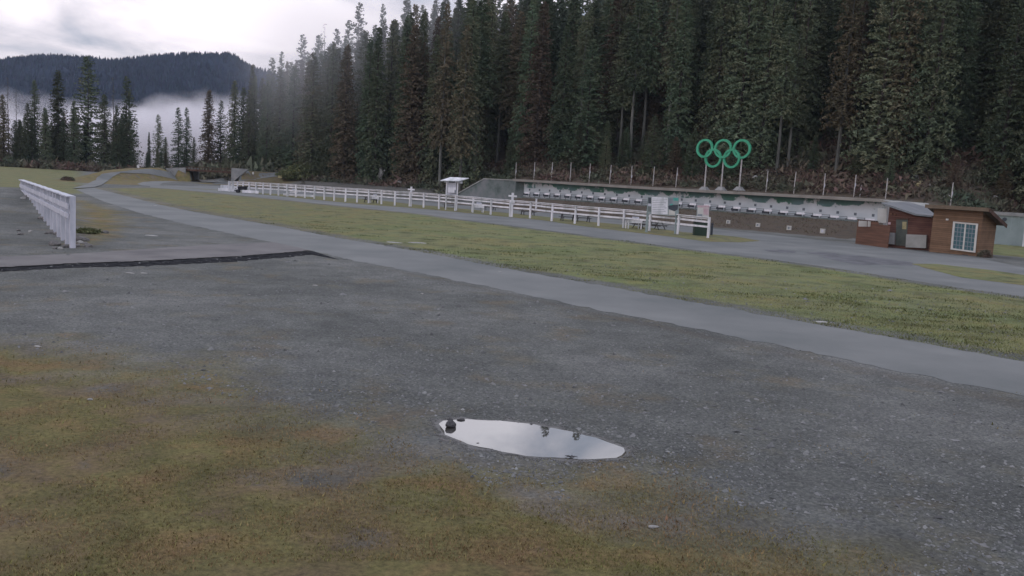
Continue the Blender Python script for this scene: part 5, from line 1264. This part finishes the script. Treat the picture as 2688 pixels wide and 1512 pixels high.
# the hillside, row by row
spots = []
for row, db_ in enumerate(np.arange(12, 60, 5.0)):
    for s_ in np.arange(-202, -4, 4.9):
        ss = s_ + random.uniform(-2.3, 2.3); dd = db_ + random.uniform(-2.2, 2.2)
        if ss < -114: dd -= 8
        q = WU * ss + WN * (WD + dd)
        if q[1] < 40: continue
        px = px_of(*q)
        if px < 640 or px > 2850: continue
        spots.append((dd, q[0], q[1], px))
spots.sort()
def region(px, dd):
    col_ = 'behind the far end of the fence' if px < 1000 else 'behind the kiosk and wing wall' if px < 1330 else 'above the left half of the range wall' if px < 1750 else 'around and above the rings' if px < 2080 else 'above the right half of the range wall' if px < 2400 else 'above the range house and hut'
    return col_
n_ind = 0; rest = []
for dd, x, y, px in spots:
    if any(abs(x - a) + abs(y - b) < 1.6 for a, b in TREES[:60]): continue
    lim = at(px, sil(px) + random.uniform(5, 70 if px > 1300 else 38), y)[2] - float(T(x, y))
    h = min(random.uniform(22, 32) if px > 1400 else random.uniform(27, 38), lim)
    if h < 6: continue
    if n_ind < 200:
        kind = 'high' if random.random() < .3 and dd < 35 and 1000 < px < 2200 else 'full'
        lab = ('dark dense conifer in the hillside forest ' if kind == 'full' else 'bare-stemmed conifer in the hillside forest ') + region(px, dd)
        tree(x, y, h, kind, random.randrange(8), lab, 'hillside forest ' + region(px, dd)); n_ind += 1
    else: rest.append((x, y, h))
for i in range(46):
    ss = random.uniform(-112, -14); dd = random.uniform(7, 13); q = WU * ss + WN * (WD + dd)
    if q[1] < 45 or any(abs(q[0] - a) + abs(q[1] - b) < 2 for a, b in TREES): continue
    tree(q[0], q[1], random.uniform(3.5, 9.5), 'full', i, 'small young conifer on the bank above the range roof', 'young conifers on the bank above the range', 1.0)
# forest farther up, one mass
for row, db_ in enumerate(np.concatenate([np.arange(62, 190, 8.0)])):
    for s_ in np.concatenate([np.arange(-232, -110, 5.5), np.arange(-108, 30, 7.0)]):
        ss = s_ + random.uniform(-3, 3); dd = db_ + random.uniform(-3.5, 3.5); q = WU * ss + WN * (WD + dd)
        if q[1] < 30: continue
        px = px_of(*q)
        if px < 600 or px > 3200: continue
        lim = at(px, sil(px) + (random.uniform(-5, 95) if px > 1400 else random.uniform(4, 34)), q[1])[2] - float(T(q[0], q[1]))
        h = min(random.uniform(20, 31) if px > 1400 else random.uniform(28, 40), lim)
        if h > 7: rest.append((q[0], q[1], h))
lowv = [tri_crown(H0, b_, R_, 150, 60 + k, droop=.4, dens=8, size=1.35) for k, (b_, R_) in enumerate(((.08, 4.2), (.1, 3.7), (.15, 4.0), (.05, 3.8)))]
parts = []
for x, y, h in rest:
    V = lowv[random.randrange(4)]; a = random.uniform(0, 6.28); s_ = h / H0; w = s_ ** .6
    ca_, sa = math.cos(a) * w, math.sin(a) * w
    parts.append(np.stack([V[:, 0] * ca_ - V[:, 1] * sa + x, V[:, 0] * sa + V[:, 1] * ca_ + y, V[:, 2] * s_ + float(T(x, y))], -1))
V = np.concatenate(parts)
tag(link('far_forest', crown_me('far_forest', V, 'needle_f')), 'dense conifer forest higher up the hillside behind the nearer trees', 'forest', kind='stuff')

# ------------------------------------------------------------ undergrowth, bushes, tufts, stones
def scatter_tris(P, size, up, r, n=6):
    """n leaf triangles round each point"""
    m = len(P); c0 = np.repeat(P, n, 0); s_ = np.repeat(size, n)
    off = r.normal(size=(m * n, 3)) * s_[:, None] * np.array([.6, .6, .35]); off[:, 2] = np.abs(off[:, 2]) * up
    a = c0 + off; d1 = r.normal(size=(m * n, 3)) * s_[:, None] * .35; d2 = r.normal(size=(m * n, 3)) * s_[:, None] * .35; d1[:, 2] = np.abs(d1[:, 2]) * 1.2 * up
    return np.stack([a, a + d1, a + d2], 1).reshape(-1, 3)
r_ = np.random.default_rng(5)
m = 9000
ss = r_.uniform(-112, -2, m); dd = r_.uniform(3.9, 26, m); q = ss[:, None] * WU + (WD + dd)[:, None] * WN
P = np.stack([q[:, 0], q[:, 1], T(q[:, 0], q[:, 1])], -1); sz = r_.uniform(.35, 1.0, m) * (1 + .4 * smooth(8, 20, dd))
tag(link('undergrowth', crown_me('undergrowth', scatter_tris(P, sz, 1.0, r_, 9), 'shrub')), 'brown and green undergrowth covering the bank above the range wall', 'undergrowth', kind='stuff')
m = 3500; ss = r_.uniform(-200, -112, m); dd = r_.uniform(-1, 16, m); q = ss[:, None] * WU + (WD + dd)[:, None] * WN
P = np.stack([q[:, 0], q[:, 1], T(q[:, 0], q[:, 1])], -1)
tag(link('undergrowth', crown_me('undergrowth', scatter_tris(P, r_.uniform(.3, 1.2, m), 1.1, r_, 8), 'shrub')), 'low dark shrubs along the forest edge behind the fence', 'undergrowth', kind='stuff')
m = 2200; xx = r_.uniform(-150, -62, m); yy = r_.uniform(214, 226, m)
P = np.stack([xx, yy, T(xx, yy)], -1)
tag(link('undergrowth', crown_me('undergrowth', scatter_tris(P, r_.uniform(.5, 1.8, m), 1.2, r_, 8), 'shrub')), 'dark shrubs at the foot of the left tree group', 'undergrowth', kind='stuff')
m = 900; xx = r_.uniform(-80, -56, m); yy = r_.uniform(205, 222, m)
P = np.stack([xx, yy, T(xx, yy)], -1)
tag(link('undergrowth', crown_me('undergrowth', scatter_tris(P, r_.uniform(.8, 2.2, m), 1.3, r_, 8), 'needle_f')), 'dark bushes seen through the underpass below the bridge', 'undergrowth', kind='stuff')
def bush(px, py, w, h, label, m, n=260):
    p = gt(px, py); r = empty('bush', p, label, 'bush')
    th = r_.uniform(0, 6.28, n); ph_ = np.arccos(r_.uniform(0, 1, n)); rr = r_.uniform(.4, 1, n) ** .5
    P = np.stack([w * rr * np.sin(ph_) * np.cos(th), w * rr * np.sin(ph_) * np.sin(th) * .8, h * rr * np.cos(ph_)], -1)
    link('foliage', crown_me('foliage', scatter_tris(P, np.full(n, .16 * w + .06), .8, r_, 7), m), r)
    mb = MB()
    for k_ in range(5): a = k_ * 1.26; mb.tube([(0, 0, -.1), (w * .3 * math.cos(a), w * .3 * math.sin(a), h * .5), (w * .5 * math.cos(a), w * .5 * math.sin(a), h * .8)], [.03 * w, .02 * w, .01], 5)
    mb.build('stems', 'bark', r)
bush(*c('B7', 1090, 150), 4.2, 3.4, 'yellow-green bush at the forest edge behind the fence', 'bush', 420)
bush(*c('B7', 940, 120), 2.6, 1.6, 'low yellow-green bush left of the larger one', 'bush')
bush(*c('R7', 1110, 830), .55, .16, 'small yellow-green bush right of the near post of the left fence', 'bush')
bush(*c('R7', 860, 165), 1.0, .6, 'dark low bush on the far left grass', 'shrub')
bush(*c('R8', 1480, 1275), .5, .6, 'dark green shrub at the right corner of the hut', 'shrub')
bush(*c('B7', 1128, 205), .5, 1.6, 'thin dark sapling behind the fence', 'shrub', 120)
# camera frustum ground sampling: denser where it is nearer
def ground_pts(m, r0, r1, a=40):
    u = r_.random(m); R = 1 / (1 / r0 + u * (1 / r1 - 1 / r0)); th = np.radians(r_.uniform(-a, a, m)); return R * np.sin(th), R * np.cos(th)
def fractal(X, Y, sc, seed=0):
    r = np.random.default_rng(seed); z = 0
    for k in range(5):
        a = r.uniform(0, 6.28, 3); f = sc * 1.9 ** k
        z = z + (np.sin(X * f * math.cos(a[0]) + Y * f * math.sin(a[0]) + a[1]) * np.sin(X * f * math.sin(a[2]) - Y * f * math.cos(a[2]) + a[0])) / 1.5 ** k
    return z
X, Y = ground_pts(70000, 8.5, 42)
mm = soft(MOSS, X, Y, 1.5); fr_ = fractal(X, Y, .9, 3)
keep = (mm + .28 * fr_ < .62) & ~inside(PUDG, X, Y) & (soft(ROADG, X, Y, .1) < .5) & (fractal(X, Y, .7, 8) > -1.1)
X, Y = X[keep][:26000], Y[keep][:26000]; n_ = len(X)
octv = np.array([(1, 0, 0), (0, 1, 0), (-1, 0, 0), (0, -1, 0), (0, 0, 1)], float); octf = np.array([(0, 1, 4), (1, 2, 4), (2, 3, 4), (3, 0, 4)])
R_ = np.hypot(X, Y); s_ = (r_.lognormal(0, .45, n_) * .011) * (1 + R_ / 40)
ang = r_.uniform(0, 6.28, n_); vv = octv[None] * np.stack([s_ * r_.uniform(.8, 1.6, n_), s_ * r_.uniform(.6, 1.1, n_), s_ * r_.uniform(.5, .9, n_)], -1)[:, None, :] + r_.normal(size=(n_, 5, 3)) * (s_ * .15)[:, None, None]
ca_, sa = np.cos(ang)[:, None], np.sin(ang)[:, None]
vx = vv[..., 0] * ca_ - vv[..., 1] * sa + X[:, None]; vy = vv[..., 0] * sa + vv[..., 1] * ca_ + Y[:, None]; vz = np.maximum(vv[..., 2], -.002) + T(X, Y)[:, None]
V = np.stack([vx, vy, vz], -1).reshape(-1, 3); F = (octf[None] + (np.arange(n_) * 5)[:, None, None]).reshape(-1, 3)
tag(link('gravel', np_mesh('gravel', V, F, 'stone_s')), 'loose grey gravel strewn over the ground in front of the road', 'gravel', kind='stuff')
def blades(X, Y, h, r, lean=.6):
    n = len(X); a = r.uniform(0, 6.28, n); w = h * r.uniform(.12, .28, n); z = T(X, Y)
    p0 = np.stack([X - np.cos(a) * w, Y - np.sin(a) * w, z - .003], -1); p1 = np.stack([X + np.cos(a) * w, Y + np.sin(a) * w, z - .003], -1)
    b = r.uniform(0, 6.28, n); p2 = np.stack([X + np.cos(b) * h * lean, Y + np.sin(b) * h * lean, z + h * r.uniform(.5, 1, n)], -1)
    return np.stack([p0, p1, p2], 1).reshape(-1, 3)
X, Y = ground_pts(230000, 8.0, 32)
mm = soft(MOSS, X, Y, 1.6) * (1) + .24 * fractal(X, Y, .9, 3)
keep = (mm + r_.normal(size=len(X)) * .16 > .60) & ~inside(PUDG, X, Y) & (fractal(X, Y, 1.7, 9) + r_.normal(size=len(X)) * .5 > -.35); X, Y = X[keep], Y[keep]
V = blades(X, Y, r_.uniform(.010, .032, len(X)) * (1 + np.hypot(X, Y) / 50) * (1 + .8 * (r_.random(len(X)) > .97)), r_)
tag(link('grass_tufts', crown_me('grass_tufts', V, 'moss')), 'short brown and green mossy turf in the foreground', 'grass', kind='stuff')
X, Y = ground_pts(520000, 22, 125, 36)
keep = inside(GRASS, X, Y) & (fractal(X, Y, .5, 4) + r_.normal(size=len(X)) * .8 > -.5); X, Y = X[keep], Y[keep]
V = blades(X, Y, r_.uniform(.02, .052, len(X)) * (1 + .8 * (fractal(X, Y, .45, 12) > 1.0)), r_)
tag(link('grass_tufts', crown_me('grass_tufts', V, 'grasst')), 'short yellow-green grass in the field between the two roads', 'grass', kind='stuff')

m = 26000; ss = r_.uniform(SL, SR, m); dd = r_.uniform(-19, -1, m); kq = r_.random(m) < .35 + .3 * np.sin(ss * .9 + dd) * np.sin(dd * .7 + ss * .23); ss, dd = ss[kq], dd[kq]
qx = ss * WU[0] + (WD + dd) * WN[0]; qy = ss * WU[1] + (WD + dd) * WN[1]; kq = T(qx, qy) > .06
tag(link('berm_weeds', crown_me('berm_weeds', blades(qx[kq], qy[kq], r_.uniform(.08, .22, int(kq.sum())), r_), 'weed')), 'sparse brown weeds on the berm below the targets', 'weeds', kind='stuff')
nc = 230; cx_, cy_ = ground_pts(6000, 26, 110, 36); ok = inside(GRASS, cx_, cy_) & (fractal(cx_, cy_, .16, 31) + r_.normal(size=len(cx_)) * .9 > .5); cx_, cy_ = cx_[ok][:nc], cy_[ok][:nc]
kk = 55; X = np.repeat(cx_, kk) + r_.normal(size=len(cx_) * kk) * np.repeat(r_.uniform(.25, .9, len(cx_)), kk); Y = np.repeat(cy_, kk) + r_.normal(size=len(cx_) * kk) * np.repeat(r_.uniform(.1, .3, len(cx_)), kk)
keep = inside(GRASS, X, Y); X, Y = X[keep], Y[keep]
tag(link('grass_tussocks', crown_me('grass_tussocks', blades(X, Y, r_.uniform(.05, .11, len(X)), r_), 'tussock')), 'darker taller grass tussocks scattered over the field', 'grass', kind='stuff')
# ------------------------------------------------------------ far mountain
RXY = [(-500, 230), (-250, 190), (0, 164), (60, 150), (130, 144), (240, 151), (310, 157), (390, 146), (500, 139), (560, 141), (610, 139), (640, 160), (665, 178), (710, 186), (800, 240), (1000, 330), (1400, 430)]
YM = 1600.0
rx = np.array([p[0] for p in RXY]); ry = np.array([p[1] for p in RXY])
def ridge_z(px): y = np.interp(px, rx, ry) + 5; return np.array([at(a, b, YM)[2] for a, b in zip(np.atleast_1d(px), np.atleast_1d(y))])
nx, ny = 260, 60
pxs = np.linspace(-500, 1400, nx); ridge = ridge_z(pxs); xr = np.array([at(a, 200, YM)[0] for a in pxs])
vv = []
for j in range(ny):
    t = j / (ny - 1)
    if t < .8: f = t / .8; yy_ = 900 + (YM - 900) * f; zz_ = -8 + (ridge + 8) * (f ** .8)
    else: f = (t - .8) / .2; yy_ = YM + 500 * f; zz_ = ridge * (1 - f) - 8 * f
    bump = 9 * np.sin(xr * .021 + j * .35) * np.sin(j * .22 + xr * .008) * math.sin(min(t / .8, 1) * math.pi)
    vv.append(np.stack([xr * (yy_ / YM) ** .25, np.full(nx, yy_), zz_ + bump], -1))
V = np.array(vv).reshape(-1, 3); i = (np.arange(ny - 1)[:, None] * nx + np.arange(nx - 1)[None]).ravel(); F = np.stack([i, i + 1, i + nx + 1, i + nx], -1)
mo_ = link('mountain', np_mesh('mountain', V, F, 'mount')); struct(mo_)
for p in mo_.data.polygons: p.use_smooth = True
Vg = np.array(vv); m = 14000; ti = r_.uniform(6, .8 * (ny - 1) + .6, m); ti[:3200] = r_.uniform(.8 * (ny - 1) - 1.2, .8 * (ny - 1) + .8, 3200); xi = r_.uniform(0, nx - 2, m)
i0 = ti.astype(int); j0 = xi.astype(int); ft_ = (ti - i0)[:, None]; fx_ = (xi - j0)[:, None]
P = (Vg[i0, j0] * (1 - fx_) + Vg[i0, j0 + 1] * fx_) * (1 - ft_) + (Vg[i0 + 1, j0] * (1 - fx_) + Vg[i0 + 1, j0 + 1] * fx_) * ft_
h = r_.uniform(4.5, 9.5, m); w = h * r_.uniform(.22, .34, m); cone = []
for k in range(4):
    a, b = k * math.pi / 2, (k + 1) * math.pi / 2
    cone.append(np.stack([P + np.stack([np.cos(a) * w, np.sin(a) * w, -h * .1], -1) * 1.0, P + np.stack([np.cos(b) * w, np.sin(b) * w, -h * .1], -1), P + np.stack([0 * w, 0 * w, h], -1)], 1))
V = np.concatenate(cone, 1).reshape(-1, 3)
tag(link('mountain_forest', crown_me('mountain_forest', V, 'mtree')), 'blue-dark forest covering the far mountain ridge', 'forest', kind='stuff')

# ------------------------------------------------------------ mist and air
def vol_mat(name, dens, col, noise=None, zfall=None, thresh=(.45, .65), scale=.02, stretch=(1, 1, 1), anis=0.0, ell=True):
    m = bpy.data.materials.new(name); m.use_nodes = True; t = m.node_tree; t.nodes.clear(); L = t.links.new; nn = t.nodes.new
    o = nn('ShaderNodeOutputMaterial'); v = nn('ShaderNodeVolumePrincipled'); v.inputs['Color'].default_value = (*col, 1); v.inputs['Density'].default_value = dens; v.inputs['Anisotropy'].default_value = anis
    L(v.outputs[0], o.inputs['Volume'])
    if noise:
        tc = nn('ShaderNodeTexCoord'); mp = nn('ShaderNodeMapping'); mp.inputs['Scale'].default_value = stretch; L(tc.outputs['Object'], mp.inputs[0])
        n = nn('ShaderNodeTexNoise'); n.inputs['Scale'].default_value = scale; n.inputs['Detail'].default_value = 3; L(mp.outputs[0], n.inputs['Vector'])
        # falls off towards the faces of the domain
        g = nn('ShaderNodeSeparateXYZ'); L(tc.outputs['Generated'], g.inputs[0])
        def edge(sock, w):
            a = nn('ShaderNodeMath'); a.operation = 'SUBTRACT'; a.inputs[1].default_value = .5; L(sock, a.inputs[0])
            b = nn('ShaderNodeMath'); b.operation = 'ABSOLUTE'; L(a.outputs[0], b.inputs[0])
            cc = nn('ShaderNodeMapRange'); cc.inputs[1].default_value = .5; cc.inputs[2].default_value = .5 - w; L(b.outputs[0], cc.inputs[0]); return cc.outputs[0]
        ex, ey = edge(g.outputs['X'], .34 if name == 'mist' else .2), edge(g.outputs['Y'], .3)
        ez0 = nn('ShaderNodeMapRange'); ez0.inputs[1].default_value = 1.0; ez0.inputs[2].default_value = zfall; L(g.outputs['Z'], ez0.inputs[0])
        ez1 = nn('ShaderNodeMapRange'); ez1.inputs[1].default_value = 0.0; ez1.inputs[2].default_value = zfall * .7; L(g.outputs['Z'], ez1.inputs[0])
        ez = nn('ShaderNodeMath'); ez.operation = 'MULTIPLY'; L(ez0.outputs[0], ez.inputs[0])
        if name == 'mist': ez.inputs[1].default_value = 1.0
        else: L(ez1.outputs[0], ez.inputs[1])
        mu = nn('ShaderNodeMath'); mu.operation = 'MULTIPLY'; L(ex, mu.inputs[0]); L(ey, mu.inputs[1])
        mu2 = nn('ShaderNodeMath'); mu2.operation = 'MULTIPLY'; L(mu.outputs[0], mu2.inputs[0]); L(ez.outputs[0], mu2.inputs[1])
        # noise + body - 1 gives billows
        ad = nn('ShaderNodeMath'); ad.operation = 'MULTIPLY_ADD'; ad.inputs[1].default_value = .55; L(mu2.outputs[0], ad.inputs[0]); L(n.outputs['Fac'], ad.inputs[2])
        mr = nn('ShaderNodeMapRange'); mr.inputs[1].default_value = thresh[0]; mr.inputs[2].default_value = thresh[1]; mr.inputs[4].default_value = dens; L(ad.outputs[0], mr.inputs[0])
        fi = nn('ShaderNodeMath'); fi.operation = 'MULTIPLY'; L(mr.outputs[0], fi.inputs[0]); L(mu2.outputs[0], fi.inputs[1])
        L(fi.outputs[0], v.inputs['Density'])
    return m
def vbox(name, lo_, hi_, m, label, cat):
    cx_ = [(a + b) / 2 for a, b in zip(lo_, hi_)]; mb = MB(); mb.box((0, 0, 0), [b - a for a, b in zip(lo_, hi_)])
    o = mb.build(name, m); o.location = cx_; return tag(o, label, cat, kind='stuff')
vbox('valley_mist', (-430, 500, -4), (-50, 640, 62), vol_mat('mist', .10, (.95, .94, .98), True, .30, (.74, .90), .022, (1, 1, 1.3)), 'bank of pale mist lying in the valley below the mountain', 'mist')
vbox('hillside_mist', (-70, 168, 4), (6, 250, 62), vol_mat('mist_thin', .011, (.90, .91, .98), True, .5, (.5, .8), .03, (1, 1, 1)), 'thin mist drifting through the hilltop trees', 'mist')
vbox('haze', (-1900, -60, -14), (2200, 2300, 330), vol_mat('air', .00008, (.64, .78, .98)), 'faint blue evening air over the whole valley', 'haze')
